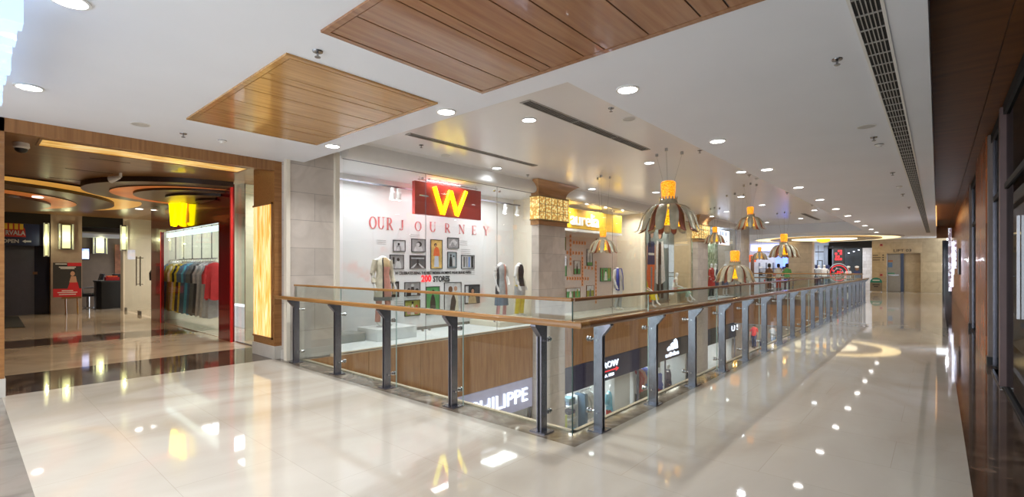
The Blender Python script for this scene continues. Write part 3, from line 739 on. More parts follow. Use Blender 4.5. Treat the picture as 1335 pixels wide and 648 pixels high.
def pendant(x, y, D, ztop, lab, npet=22):
    """D = spread of the petals, ztop = top of the amber cylinder"""
    k = D / 1.10; t = thing('pendant_lamp', lab, 'pendant lamp', (x, y, ztop - 1.0 * k), group=None)
    zc = 1.0 * k; ch = .36 * k; cr = .135 * k
    MB().lathe([(cr * .72, zc - ch), (cr * .86, zc - ch * .95), (cr, zc - ch * .35), (cr * 1.02, zc - ch * .12), (cr * .9, zc - .012 * k), (cr * .75, zc), (0.001, zc + .002)], (0, 0, 0), 24).build('glass_cylinder', 'amber', t, False, smooth=True)
    zk = zc - ch
    co = MB(); co.lathe([(cr * .9, .02 * k), (cr * 1.2, -.01 * k), (cr * 1.3, -.06 * k), (cr * 1.45, -.10 * k), (cr * 1.2, -.10 * k), (cr * .7, .0)], (0, 0, zk), 24)
    for j in range(18):
        a = 2 * PI * j / 18; r1 = cr * 1.22; w = .016 * k
        c, s = math.cos(a), math.sin(a)
        co.add([(r1 * c - w * s, r1 * s + w * c, zk - .05 * k), (r1 * c + w * s, r1 * s - w * c, zk - .05 * k), (r1 * 1.05 * c + w * s, r1 * 1.05 * s - w * c, zk + .055 * k), (r1 * 1.05 * c - w * s, r1 * 1.05 * s + w * c, zk + .055 * k)], [(0, 1, 2, 3)])
    co.build('collar', 'petal_out', t, False)
    r0 = cr * 1.35
    rnd = random.Random(int(abs(x * 100)))
    ca = math.atan2(-y, -x); BA = [ca, ca + 2 * PI * 8 / 22, ca - 2 * PI * 8 / 22] if D > 1 else [ca + PI / 9, ca - PI / 9, ca + PI]
    for j in range(npet):
        a = ca + 2 * PI * j / npet
        inner = (j % 2 == 0) if D > 1 else (j % 2 == 1)
        if inner and any(abs((a - q + PI) % (2 * PI) - PI) < .15 for q in BA): continue
        o = petal_mesh(D / 2 * (.86 if inner else 1.0), .53 * k * (1.0 if inner else .97), (.155 if npet > 18 else .18) * k * rnd.uniform(.9, 1.1) if not inner else .11 * k, rnd.uniform(.25, .6), 'petal_in' if inner else 'petal_out', t, a, r0 * (.96 if inner else 1), rnd.uniform(-1, 1))
        o.location = (0, 0, zk - .09 * k)
    for j in range(3):
        a = BA[j]; r = .23 * k; cx, cy_ = r * math.cos(a), r * math.sin(a)
        MB().lathe([(.012 * k, .0), (.02 * k, -.03 * k), (.035 * k, -.12 * k), (.06 * k, -.22 * k), (.085 * k, -.29 * k), (.0, -.28 * k)], (cx, cy_, zk - .20 * k), 14).build('glass_bell', 'tassel', t, False, smooth=True)
        MB().tube([(cx, cy_, zk - .20 * k), (cx * .75, cy_ * .75, zk - .06)], .004, 6).build('bell_wire', 'black', t, False)
    cs = .24 * k + .03
    for j in range(3):
        a = 2 * PI * j / 3 + .8; zz = ZA - (ztop - 1.0 * k)
        c = MB().cyl((cs * math.cos(a), cs * math.sin(a), zz - .055), .028, .055, 12).build('ceiling_cap', 'grille', t, False, smooth=True)
        MB().tube([(cs * math.cos(a), cs * math.sin(a), zz - .05), (cr * .8 * math.cos(a), cr * .8 * math.sin(a), zc - .03 * k)], .0022, 5).build('cable', 'chrome', c, False)
    l = bpy.data.lights.new('pendant_bulb', 'POINT'); l.energy = 5 * k; l.color = (1, .62, .25); l.shadow_soft_size = .05
    o = bpy.data.objects.new('pendant_bulb', l); o.location = (x, y, ztop - .62 * k); COL.objects.link(o)
    return t
pendant(-3.93, 9.08, 1.12, 3.22, 'largest flower pendant with curled bronze petals and amber cylinder')
pendant(-6.23, 10.52, .68, 2.50, 'small flower pendant hanging before the yellow shop display', 18)
pendant(-3.80, 14.08, .68, 3.18, 'small flower pendant hanging highest, right of the lantern pillar', 18)
pendant(-4.68, 15.72, 1.10, 2.06, 'large low flower pendant just above the railing in mid atrium')
pendant(-6.34, 18.87, .72, 3.08, 'small dark flower pendant before the shop with red-dressed mannequins', 18)
pendant(-4.74, 22.32, 1.10, 2.92, 'large pale flower pendant farthest right over the atrium')
pendant(-6.49, 25.6, .70, 2.53, 'smallest and farthest flower pendant by the end of the void', 18)
# ================================================================ FIGURES
def skin_body(name, J, E, Rr, mat, parent, sub=2):
    """continuous skinned surface: J joints {key: (x,y,z)}, E edges, Rr radii {key: r or (a,b)}"""
    keys = list(J); idx = {k: i for i, k in enumerate(keys)}
    me = bpy.data.meshes.new('sk'); me.from_pydata([J[k] for k in keys], [(idx[a], idx[b]) for a, b in E], [])
    ob = bpy.data.objects.new('sk', me); COL.objects.link(ob)
    ob.modifiers.new('skin', 'SKIN').use_smooth_shade = True
    if not me.skin_vertices: 
        bm = bmesh.new(); bm.from_mesh(me); bm.verts.layers.skin.verify(); bm.to_mesh(me); bm.free()
    for i, k in enumerate(keys):
        r = Rr[k]; me.skin_vertices[0].data[i].radius = r if isinstance(r, tuple) else (r, r)
        me.skin_vertices[0].data[i].use_root = (k == 'pelvis')
    s = ob.modifiers.new('sub', 'SUBSURF'); s.levels = sub; s.render_levels = sub
    bpy.context.view_layer.update()
    out = bpy.data.meshes.new_from_object(ob.evaluated_get(bpy.context.evaluated_depsgraph_get()))
    bpy.data.objects.remove(ob); bpy.data.meshes.remove(me)
    out.name = name; out.materials.clear(); out.materials.append(M[mat])
    for p in out.polygons: p.use_smooth = True
    o = bpy.data.objects.new(name, out); COL.objects.link(o)
    if parent: o.parent = parent
    return o

def limbs(pose):
    """joint positions for a figure facing -Y, standing on z=0 (seated: the seat is at .45)"""
    J = {}
    if pose in ('stand', 'hip', 'walk'):
        J.update(pelvis=(0, 0, .97), waist=(0, 0, 1.10), chest=(0, .01, 1.30), up=(0, .01, 1.42), neck=(0, 0, 1.52), head0=(0, -.01, 1.62), head1=(0, -.015, 1.72))
        st = .22 if pose == 'walk' else .03
        for s, n in ((-1, 'l'), (1, 'r')):
            f = st * s
            J['hip' + n] = (.09 * s, 0, .90); J['knee' + n] = (.10 * s, -.02 - f * .6, .50); J['ank' + n] = (.10 * s, .02 - f, .09); J['toe' + n] = (.12 * s, -.14 - f, .035)
            J['sh' + n] = (.175 * s, .01, 1.42)
            if pose == 'hip' and s > 0: J['el' + n] = (.30 * s, .06, 1.18); J['wr' + n] = (.20 * s, -.07, 1.03)
            else: J['el' + n] = (.235 * s, .03, 1.14); J['wr' + n] = (.255 * s, -.06 + f * .4, .90)
    else:
        J.update(pelvis=(0, .05, .53), waist=(0, .06, .66), chest=(0, .03, .88), up=(0, .02, 1.0), neck=(0, 0, 1.10), head0=(0, -.02, 1.20), head1=(0, -.03, 1.30))
        for s, n in ((-1, 'l'), (1, 'r')):
            J['hip' + n] = (.09 * s, .0, .50); J['knee' + n] = (.09 * s + .03, -.42, .50 + (.07 if s > 0 else 0))
            J['ank' + n] = (.09 * s - (.16 if s > 0 else 0), -.46 - (.16 if s > 0 else 0), .10 + (.12 if s > 0 else 0)); J['toe' + n] = (.09 * s - (.18 if s > 0 else 0), -.60 - (.16 if s > 0 else 0), .04 + (.08 if s > 0 else 0))
            J['sh' + n] = (.17 * s, .01, 1.0); J['el' + n] = (.24 * s, .0, .74); J['wr' + n] = (.10 * s, -.25, .66)
    return J
def body(parent, pose='stand', head=True, mat='mannequin', hands=True, name='body'):
    J = limbs(pose)
    Rr = dict(pelvis=(.125, .09), waist=(.10, .075), chest=(.125, .085), up=(.11, .07), neck=.048, head0=.075, head1=.078)
    for n in 'lr':
        Rr.update({'hip' + n: .083, 'knee' + n: .052, 'ank' + n: .034, 'toe' + n: .03, 'sh' + n: .046, 'el' + n: .034, 'wr' + n: .023})
    E_ = [('pelvis', 'waist'), ('waist', 'chest'), ('chest', 'up'), ('up', 'neck')]
    if head: E_ += [('neck', 'head0'), ('head0', 'head1')]
    else: J.pop('head0'); J.pop('head1'); Rr['neck'] = .05
    for n in 'lr': E_ += [('pelvis', 'hip' + n), ('hip' + n, 'knee' + n), ('knee' + n, 'ank' + n), ('ank' + n, 'toe' + n), ('up', 'sh' + n), ('sh' + n, 'el' + n), ('el' + n, 'wr' + n)]
    if hands:
        for s, n in ((-1, 'l'), (1, 'r')):
            w = Vector(J['wr' + n]); d = (w - Vector(J['el' + n])).normalized(); side = Vector((0, 1, 0)) if abs(d.z) > .5 else Vector((1, 0, 0))
            J['pm' + n] = tuple(w + d * .065); Rr['pm' + n] = (.026, .018); E_.append(('wr' + n, 'pm' + n))
            for j, (o_, L) in enumerate(((-.027, .065), (-.009, .08), (.009, .085), (.026, .07))):
                a = Vector(J['pm' + n]) + side * o_ + d * .02; bb = a + d * L * .5 + Vector((-s * .006, -.004, 0)); c = bb + d * L * .5 + Vector((-s * .014, -.01, 0))
                for q, p in (('a', a), ('b', bb), ('c', c)): J['f%s%d%s' % (n, j, q)] = tuple(p); Rr['f%s%d%s' % (n, j, q)] = .009
                E_ += [('pm' + n, 'f%s%da' % (n, j)), ('f%s%da' % (n, j), 'f%s%db' % (n, j)), ('f%s%db' % (n, j), 'f%s%dc' % (n, j))]
            a = w + d * .03 - side * .03; c = a + d * .05 - side * .015
            J['t' + n] = tuple(a); J['u' + n] = tuple(c); Rr['t' + n] = .010; Rr['u' + n] = .009; E_ += [('wr' + n, 't' + n), ('t' + n, 'u' + n)]
    return skin_body(name, J, E_, Rr, mat, parent, 2 if hands else 1), J
def face(parent, J, mat, hair=None):
    h = Vector(J['head1']); c = Vector(J['head0'])
    m = MB(); m.lathe([(.0, .012), (.012, .0), (.0, -.012)], (c.x, c.y - .095, c.z + .02), 8, 0)
    for s in (-1, 1): m.lathe([(.0, .016), (.018, .0), (.0, -.016)], (c.x + s * .088, c.y + .005, c.z + .025), 8, 0, 1, .5)
    m.build('face', mat, parent, False, smooth=True)
    if hair:
        m = MB(); m.lathe([(.098, -.16), (.104, -.06), (.102, 0), (.085, .06), (.05, .09), (.0, .1)], (h.x, h.y + .025, h.z), 16, 0, 1, 1.05)
        m.build('hair', hair, parent, False, smooth=True)
def garment(parent, name, rings, mats, pick=None, n=28, wave=0):
    """loft of elliptical rings (z, rx, ry, cy) ; pick(angle index fraction, ring) chooses a material"""
    b = MB(); vs = []; 
    for i, (z, rx, ry, cy) in enumerate(rings):
        for k in range(n):
            a = 2 * PI * k / n; w = 1 + wave * math.sin(a * 9) * (i / max(1, len(rings) - 1))
            vs.append((rx * math.cos(a) * w, cy + ry * math.sin(a) * w, z))
    b.v = vs
    for i in range(len(rings) - 1):
        for k in range(n):
            b.f.append((i * n + k, i * n + (k + 1) % n, (i + 1) * n + (k + 1) % n, (i + 1) * n + k)); b.m.append(pick((k + .5) / n, i) if pick else 0)
    o = b.build(name, mats, parent, False, smooth=True)
    return o
def sleeves(parent, J, mat, upto='el', r=.062, t=1.0):
    for n in 'lr':
        a, e, w = Vector(J['sh' + n]), Vector(J['el' + n]), Vector(J['wr' + n])
        pts = [a + (a - Vector(J['up'])).normalized() * -.02, a.lerp(e, .5), e] if upto == 'el' else [a, a.lerp(e, .5), e, e.lerp(w, .55 * t), e.lerp(w, .85 * t)]
        MB().tube(pts, [r * 1.05, r, r * .85, r * .8, r * .8][:len(pts)], 12, caps=False).build('sleeve', mat, parent, False, smooth=True)
def leggings(parent, J, mat, r=.075, name='trouser_leg'):
    for n in 'lr':
        h, k, a = Vector(J['hip' + n]), Vector(J['knee' + n]), Vector(J['ank' + n])
        MB().tube([h, h.lerp(k, .5), k, k.lerp(a, .5), k.lerp(a, .95)], [r * 1.25, r * 1.1, r * .9, r * .82, r * .8], 12, caps=False).build(name, mat, parent, False, smooth=True)
def mannequin(loc, rz, lab, dress, head=False, pose='stand', S=1.0, grp=None, cat='mannequin', hands=True):
    t = thing('mannequin', lab, cat, loc, rz, grp); t.scale = (S, S, S)
    bo, J = body(t, pose, head, hands=hands)
    if head: face(t, J, 'mannequin')
    if pose != 'sit':
        MB().cyl((0, 0, 0), .14, .012, 24).build('stand_plate', 'steel_light', t, False)
    dress(t, J)
    return t
def kurta(mats, zb, zt=1.47, pick=None, wide=1.0, flare=.19):
    def f(t, J):
        garment(t, 'dress', [(zb, flare, flare * .78, 0), (zb + .25, .185, .14, 0), (.95, .165, .125, 0), (1.12, .135, .10, 0), (1.28, .16, .115, 0), (1.40, .165, .105, .005), (zt, .10, .075, .005)], mats, pick, wave=.03)
    return f

# ================================================================ FRAMED PICTURES
GREYS = [plain('print_%d' % i, (g, g, g * 1.02), .5, var=.25, scale=5) for i, g in enumerate((.62, .35, .12, .03))]
def picture(name, lab, cat, x, y0, y1, z0, z1, frame, bg, figs, grp=None, lipw=.014, depth=.022, nrm=1):
    """framed print on a wall x = const facing +X. figs: list of (kind, cy, cz, w, h, material) in 0..1 units"""
    t = thing(name, lab, cat, (x, (y0 + y1) / 2, z0), group=grp)
    f = MB(); W = y1 - y0; H_ = z1 - z0
    f.box(x, y0, z0, x + depth, y0 + lipw, z1); f.box(x, y1 - lipw, z0, x + depth, y1, z1)
    f.box(x, y0 + lipw, z0, x + depth, y1 - lipw, z0 + lipw); f.box(x, y0 + lipw, z1 - lipw, x + depth, y1 - lipw, z1)
    f.build('frame', frame, t)
    p = MB(); mats = [bg]; xs = x + depth * .5
    p.box(x, y0 + lipw, z0 + lipw, xs, y1 - lipw, z1 - lipw)
    iw, ih = W - 2 * lipw, H_ - 2 * lipw
    for i, (k, cy, cz, w, h, m) in enumerate(figs):
        if m not in mats: mats.append(m)
        mi = mats.index(m); X = xs + .0015 * (i + 1); Yc = y0 + lipw + iw * cy; Zc = z0 + lipw + ih * cz
        hw, hh = w * iw / 2, h * ih / 2
        if k == 'o': pts = [(hw * math.cos(a), hh * math.sin(a)) for a in [2 * PI * q / 18 for q in range(18)]]
        elif k == 'r': pts = [(-hw, -hh), (hw, -hh), (hw, hh), (-hw, hh)]
        elif k == 'b': pts = [(-hw, -hh), (hw, -hh), (hw * .8, hh * .3), (hw * .55, hh * .75), (hw * .2, hh), (-hw * .2, hh), (-hw * .55, hh * .75), (-hw * .8, hh * .3)]
        elif k == 't': pts = [(-hw, -hh), (hw, -hh), (0, hh)]
        elif k == 's': pts = [(-hw, -hh * .6), (hw * .3, -hh), (hw, hh * .2), (hw * .2, hh), (-hw * .5, hh * .5)]
        pts = [(min(max(Yc + a, y0 + lipw), y1 - lipw), min(max(Zc + c, z0 + lipw), z1 - lipw)) for a, c in pts]
        p.add([(X, a, c) for a, c in pts], [tuple(range(len(pts)))], mi)
    p.build('print', mats, t)
    return t
def rect(x, u0, v0, u1, v1):
    a, c = at(u0, v0, x=x), at(u1, v1, x=x); d, e = at(u0, v1, x=x), at(u1, v0, x=x)
    return min(a.y, c.y), max(a.y, c.y), (c.z + d.z) / 2, (a.z + e.z) / 2
G0, G1, G2, G3 = GREYS

# ================================================================ RED SIGN SHOP (WINDOW WITH FRAMED PHOTOGRAPHS)
WX = -9.5
b = MB(); b.box(WX - .1, 4.5, 0, WX, 11.1, 3.6); struct(b.build('wall_left', 'print_white'))
b = MB(); b.box(WX, 10.9, 0, -8.06, 11.0, 3.6); b.box(WX, 4.42, 0, -8.05, 4.5, 3.6); struct(b.build('wall_left', 'cream'))
b = MB(); b.box(WX, 4.5, -.25, -8.034, 10.1, .03); struct(b.build('floor', 'shop_white'))
b = MB(); b.box(WX, 4.5, .03, WX + .03, 10.9, .10); struct(b.build('baseboard_left', 'grey_marble'))
b = MB(); b.box(-9.9, 4.42, 3.55, -8.06, 16.2, 3.62); struct(b.build('ceiling', 'shop_white'))
def shop_window(n, x, ys, z1=3.49, z0=0):
    t = bpy.data.objects.new('window_%d' % n, None); COL.objects.link(t); t.location = (x, ys[0], z0); t['kind'] = 'structure'
    for a, c in zip(ys[:-1], ys[1:]): MB().box(x - .006, a + .004, z0, x + .006, c - .004, z1).build('pane', 'shop_glass', t)
    f = MB(); f.box(x - .012, ys[0], z1, x + .012, ys[-1], z1 + .02); f.box(x - .012, ys[0], z0, x + .012, ys[-1], z0 + .012)
    for a in ys[1:-1]: f.box(x - .004, a - .004, z0, x + .004, a + .004, z1)
    f.build('window_frame', 'steel', t)
    p = MB()
    for a in ys[1:-1]:
        for z in (z1 - .1, z0 + .25):
            for s in (-.09, .09): p.tube([(x - .02, a + s, z), (x + .025, a + s, z)], .022, 12)
    if p.v: p.build('glass_fitting', 'steel_light', t)
    return t
shop_window(2, -8.0, [4.53, at(555, 300, x=-8).y, at(648, 300, x=-8).y, 9.94])
# lamps of the shop
def area_in(x, y, z, sx, sy, pw, col=(.95, .97, 1)): area('shop_lamp', (x, y, z), 0, pw, col, 2.8, size=(sx, sy))
for y in (5.6, 7.4, 9.4): area_in(-8.7, y, 3.5, .5, 1.0, 26)
# lettering
def serif_letter(ch):
    """strokes as thin/thick quads in a 1 x 1 cell (x right, y up)"""
    th, tn = .16, .055; S = []
    def st(x0, y0, x1, y1, w): S.append((x0, y0, x1, y1, w))
    def ring(a0, a1, cx=.42, cy=.5, rx=.36, ry=.46):
        n = 26
        for k in range(n):
            p = a0 + (a1 - a0) * k / n; q = a0 + (a1 - a0) * (k + 1) / n
            w = tn + (th - tn) * abs(math.cos((p + q) / 2)) ** 1.3
            S.append((cx + rx * math.cos(p), cy + ry * math.sin(p), cx + rx * math.cos(q), cy + ry * math.sin(q), w))
    if ch == 'O': ring(0, 2 * PI)
    if ch == 'U': st(.16, .32, .16, 1, th); st(.66, .32, .66, 1, tn); ring(PI, 2 * PI, .41, .32, .25, .29); st(.02, .98, .32, .98, .05); st(.54, .98, .80, .98, .05)
    if ch == 'R': st(.18, 0, .18, 1, th); st(.05, .02, .34, .02, .05); ring(-PI / 2, PI / 2, .35, .74, .24, .24); st(.1, .98, .36, .98, .05); st(.2, .5, .36, .5, .05); st(.40, .5, .72, .02, .15); st(.62, .02, .82, .02, .05)
    if ch == 'J': st(.40, .2, .40, 1, th); st(.25, .98, .56, .98, .05); ring(PI * 1.05, 2 * PI, .24, .16, .17, .17)
    if ch == 'N': st(.14, 0, .14, 1, tn); st(.72, 0, .72, 1, tn); st(.14, .98, .72, .02, .15); st(.02, .02, .26, .02, .05); st(.60, .98, .86, .98, .05); st(.02, .98, .2, .98, .05)
    if ch == 'E': st(.18, 0, .18, 1, th); st(.05, .975, .68, .975, .05); st(.05, .025, .70, .025, .05); st(.2, .51, .52, .51, .05); st(.67, .82, .67, 1, .05); st(.69, 0, .69, .2, .05); st(.52, .42, .52, .6, .04)
    if ch == 'Y': st(.42, 0, .42, .48, th); st(.42, .46, .10, .98, .14); st(.42, .46, .74, .98, tn); st(.28, .02, .58, .02, .05); st(0, .98, .24, .98, .05); st(.62, .98, .86, .98, .05)
    return S
def serif_text(mb, items, x, d=.012):
    for ch, u0, u1, v0, v1 in items:
        y0, y1, z0, z1 = rect(x, u0, v0, u1, v1)
        for a, c, e, f_, w in serif_letter(ch):
            p = Vector((y0 + a * (y1 - y0) / .84, z0 + c * (z1 - z0))); q = Vector((y0 + e * (y1 - y0) / .84, z0 + f_ * (z1 - z0)))
            dr = q - p
            if dr.length < 1e-6: continue
            nn = Vector((-dr.y, dr.x)).normalized() * w * (z1 - z0) / 2
            mb.add([(x + d, p.x - nn.x, p.y - nn.y), (x + d, q.x - nn.x, q.y - nn.y), (x + d, q.x + nn.x, q.y + nn.y), (x + d, p.x + nn.x, p.y + nn.y)], [(0, 1, 2, 3)])
t = thing('wall_lettering', 'spaced pink serif lettering reading OUR JOURNEY across the white shop wall', 'lettering', (WX, 7.9, 2.3))
L = [('O', 481, 490.5, 282, 298.5), ('U', 491.5, 501.5, 283, 299), ('R', 503, 512.5, 284, 300)]
b = MB(); serif_text(b, L, WX); b.build('word', 'red_print', t)
L = [('J', 520, 529, 287, 300), ('O', 540.5, 549, 288.5, 301.5), ('U', 559.5, 568.5, 289.5, 302.5), ('R', 579, 587, 291.5, 303.5), ('N', 597.5, 605.5, 293, 305), ('E', 614.5, 621.5, 294.5, 306), ('Y', 629.5, 637, 295.5, 307)]
b = MB(); serif_text(b, L, WX); b.build('word', 'red_print', t)
b = MB(); o = at(564, 357.5, x=WX); text_on(b, "W CELEBRATES BEING THE FIRST INDIAN WOMEN'S WEAR BRAND WITH", (WX + .008, (at(515, 355, x=WX).y + at(614, 357, x=WX).y) / 2, o.z), (0, 1, 0), .07, .006, at(614, 357, x=WX).y - at(515, 355, x=WX).y, space=.9, bold=.01)
tag(b.build('wall_lettering', 'ink'), 'thin line of small black capitals beneath the upper row of photographs', 'lettering')
t = thing('wall_lettering', 'bold lettering reading 200 STORES with red number between photo rows', 'lettering', (WX, 8, 1.2))
y0, y1, z0, z1 = rect(WX, 549, 359, 562, 367); b = MB(); text_on(b, '200', (WX + .008, (y0 + y1) / 2, z0), (0, 1, 0), z1 - z0, .008, y1 - y0, bold=.03); b.build('number', 'led_red', t)
y0, y1, z0, z1 = rect(WX, 564.5, 360, 586, 367); b = MB(); text_on(b, 'STORES', (WX + .008, (y0 + y1) / 2, z0), (0, 1, 0), z1 - z0, .008, y1 - y0, bold=.03); b.build('word', 'ink', t)
# tiny caption lines
t = thing('wall_lettering', 'tiny grey caption lines scattered round the framed photographs', 'lettering', (WX, 7, 2))
b = MB()
for (u, v) in ((497, 313), (541, 306), (603, 314), (607, 325), (613, 352.5), (520, 393), (519, 398), (537, 388)):
    for k in range(3):
        y0, y1, z0, z1 = rect(WX, u - 6, v + k * 2.4, u + 6, v + k * 2.4 + .7); b.box(WX, y0, z0, WX + .004, y1, z1)
b.build('caption', plain('caption_grey', (.5, .5, .5), .6), t)
# framed photographs
PIC = [
 ((512, 313, 528, 328), 'small black-and-white photo of a standing figure, top left of the wall grid', G0, [('b', .45, .3, .5, .6, G1), ('o', .45, .66, .2, .25, G3), ('b', .4, .2, .3, .4, G0)]),
 ((536, 311.5, 554, 328.5), 'black-and-white portrait of a head in profile, second in the top row', G1, [('b', .5, .25, .7, .5, G0), ('o', .55, .6, .42, .46, G3), ('o', .46, .55, .28, .34, G0)]),
 ((561, 312.4, 576.3, 350.7), 'tall colour photo of a figure in orange on golden ground', plain('gold_print', (.72, .50, .16), .5, var=.3), [('b', .5, .3, .45, .5, plain('sky_print', (.55, .60, .70), .5)), ('b', .5, .6, .6, .32, 'c_orange'), ('o', .4, .83, .26, .12, 'hair'), ('o', .42, .81, .16, .08, 'skin')]),
 ((583, 310, 597.8, 324), 'small tilted grey photo of folded white cloth, top right of the grid', G1, [('s', .5, .5, .8, .8, G0), ('t', .45, .4, .5, .5, G1)]),
 ((583, 328.5, 594.8, 349.5), 'small blue-grey photo of two standing figures under the folded cloth photo', plain('bluegrey_print', (.35, .42, .46), .5), [('b', .35, .4, .4, .7, G3), ('o', .35, .82, .2, .14, G3), ('b', .7, .4, .34, .6, G0), ('o', .7, .75, .18, .12, G3)]),
 ((601, 332.6, 618, 350.4), 'photo of clothes on a rail, far right of the second row', G0, [('r', .2, .5, .12, .8, G2), ('r', .4, .5, .14, .8, G1), ('r', .6, .5, .12, .8, plain('blue_print', (.15, .28, .65), .5)), ('r', .85, .5, .2, .9, G3)]),
 ((507.8, 332, 526, 351), 'grey photo of a figure leaning, left of the second row', G1, [('b', .6, .3, .5, .6, G0), ('o', .6, .68, .22, .26, G3), ('r', .25, .6, .12, .5, G3)]),
 ((534, 332.8, 554, 350.4), 'dark photo of a figure framed by converging lines, second row', G2, [('t', .5, .25, 1.0, .5, G0), ('t', .5, .22, .6, .4, G2), ('b', .5, .5, .16, .6, G3), ('r', .5, .8, .9, .1, G0)]),
 ((504, 367, 519.6, 387.5), 'black-bordered photo partly behind the cream dressed mannequin', G3, [('r', .3, .5, .25, .8, G0), ('b', .6, .5, .3, .7, 'c_sand'), ('r', .85, .5, .12, .8, G1)]),
 ((527, 367.8, 547.4, 386), 'black-and-white photo of a crowd, lower left group', G1, [('b', .25, .3, .3, .6, G3), ('b', .5, .4, .3, .7, G3), ('o', .5, .8, .2, .25, G0), ('b', .8, .3, .35, .5, G3), ('r', .6, .12, .4, .2, G0)]),
 ((527, 391, 547.4, 412), 'colour photo of a group, half hidden by the handrail', 'c_olive', [('b', .25, .4, .25, .6, 'c_salmon'), ('b', .5, .4, .25, .7, 'c_cream'), ('b', .78, .4, .25, .6, 'c_red'), ('o', .5, .85, .15, .2, 'hair')]),
 ((554.8, 373.5, 572.8, 410), 'green photo of a dark-dressed figure outdoors', 'c_green', [('b', .5, .35, .5, .75, 'ink'), ('o', .52, .83, .2, .14, 'hair'), ('o', .5, .8, .13, .09, 'skin')]),
 ((578.7, 368, 601, 412), 'large photo of two women, one in a dark sash, centre bottom', G0, [('b', .62, .4, .5, .7, 'c_cream'), ('o', .35, .8, .26, .2, 'c_brown'), ('o', .66, .82, .22, .15, 'skin'), ('s', .5, .35, .4, .7, 'ink')]),
 ((605.5, 371, 625, 396), 'dark colour portrait of a long-haired woman, bottom right', 'c_charcoal', [('b', .5, .25, .6, .5, 'c_sand'), ('o', .52, .62, .32, .5, 'hair'), ('o', .52, .66, .2, .26, 'skin'), ('r', .12, .5, .2, .9, G0)]),
]
for (u0, v0, u1, v1), lab, bg, figs in PIC:
    y0, y1, z0, z1 = rect(WX, u0, v0, u1, v1)
    picture('framed_photo', lab, 'picture', WX, y0, y1, z0, z1, 'dark', bg, figs, 'framed photographs in the shop window')
# red sign with yellow letter
SX = -8.55
y0, y1, z0, z1 = rect(SX, 541, 234, 627, 287)
ya = at(541, 250, x=SX).y; yb = at(627, 250, x=SX).y; za = 2.72; zb = 3.44
t = thing('shop_sign', 'red sign board with a glowing yellow letter W hanging in the shop window', 'sign', (SX, (ya + yb) / 2, za))
MB().box(SX - .10, ya, za, SX, yb, zb).build('board', 'red_sign', t)
b = MB()
cy = (at(565, 260, x=SX).y + at(606, 260, x=SX).y) / 2; w = at(606, 260, x=SX).y - at(565, 260, x=SX).y; zt, zl = zb - .08, za + .05
strokes = [(-.50, 1, -.26, 0), (-.24, 0, -.02, .93), (.0, .93, .20, .02), (.20, 0, .50, 1.0)]
for a, c, e, f_ in strokes:
    b.tube([(SX + .04, cy + a * w, zl + c * (zt - zl)), (SX + .04, cy + e * w, zl + f_ * (zt - zl))], .05, 10)
b.build('neon_letter', 'neon', t, smooth=True)
b = MB(); b.tube([(SX - .03, ya + .1, zb + .05), (SX - .03, yb - .1, zb + .05)], .012); 
for k in range(4): y = ya + .15 + (yb - ya - .3) * k / 3; b.tube([(SX - .03, y, zb - .02), (SX - .03, y, 3.55)], .008)
b.build('hanging_rail', 'steel_light', t)
b = MB(); b.box(SX, ya + .12, zb - .32, SX + .006, ya + .38, zb - .29); b.build('reflector', 'steel_light', t)
# lighting track with spot heads
t = thing('track_light', 'ceiling lighting track with white spot heads inside the shop window', 'light', (-8.75, 7.2, 3.3))
MB().box(-9.02, 4.55, 3.30, -8.98, 10.6, 3.335).build('track', 'steel', t)
for u in (513, 521, 660, 676):
    p = at(u, 235, x=-8.95); y = p.y
    MB().box(-9.03, y - .03, 3.20, -8.97, y + .03, 3.3).build('arm', 'white_plastic', t)
    MB().tube([(-8.97, y, 3.20), (-9.03, y + .02, 3.06)], [.05, .065], 14).build('spot_head', 'white_plastic', t, smooth=True)
    MB().tube([(-9.03, y + .02, 3.06), (-9.034, y + .021, 3.052)], .055, 14).build('lens', 'lamp', t)
for u in (520, 655, 670):
    p = at(u, 235, x=-8.95)
    l = bpy.data.lights.new('spot', 'SPOT'); l.energy = 30; l.spot_size = 1.5; l.spot_blend = .8; l.shadow_soft_size = .04
    o = bpy.data.objects.new('spot', l); o.location = (-8.85, p.y, 3.0); o.rotation_euler = (0, -.35, 0); COL.objects.link(o)
# window plinth + mannequins
tag(MB().box(-9.3, 5.6, .03, -8.55, 6.6, .28).build('display_plinth', 'shop_white', bevel=.008), 'low white display plinth under the cream-dressed mannequin', 'plinth')
tag(MB().box(-9.45, 4.6, .03, -8.9, 5.55, .2).build('display_step', plain('grey_step', (.35, .35, .33), .5), bevel=.008), 'grey step against the back of the shop window, left end', 'plinth')
tag(MB().box(-9.4, 9.0, .03, -8.3, 10.8, .16).build('display_plinth', 'cream', bevel=.008), 'wide low cream plinth under the two right-hand mannequins', 'plinth')
def dress1(t, J):
    def pick(a, i):
        if .70 < a < .95: return 1 if i < 4 else 2
        if abs(a - .69) < .012 or abs(a - .96) < .012: return 3
        return 0
    garment(t, 'dress', [(.62, .20, .15, 0), (.85, .185, .14, 0), (1.0, .165, .125, 0), (1.12, .145, .105, 0), (1.28, .165, .12, 0), (1.41, .17, .105, .005), (1.48, .09, .07, .005)], ['c_cream', 'c_salmon', 'c_sand', 'ink'], pick, n=64)
    sleeves(t, J, 'c_cream', 'wr', .06); leggings(t, J, 'c_salmon', .07)
    garment(t, 'hem_band', [(.56, .205, .155, 0), (.64, .203, .153, 0)], ['c_grey'])
mannequin((-8.95, 6.0, .28), PI / 2, 'headless mannequin in cream and salmon tunic on the left plinth', dress1)
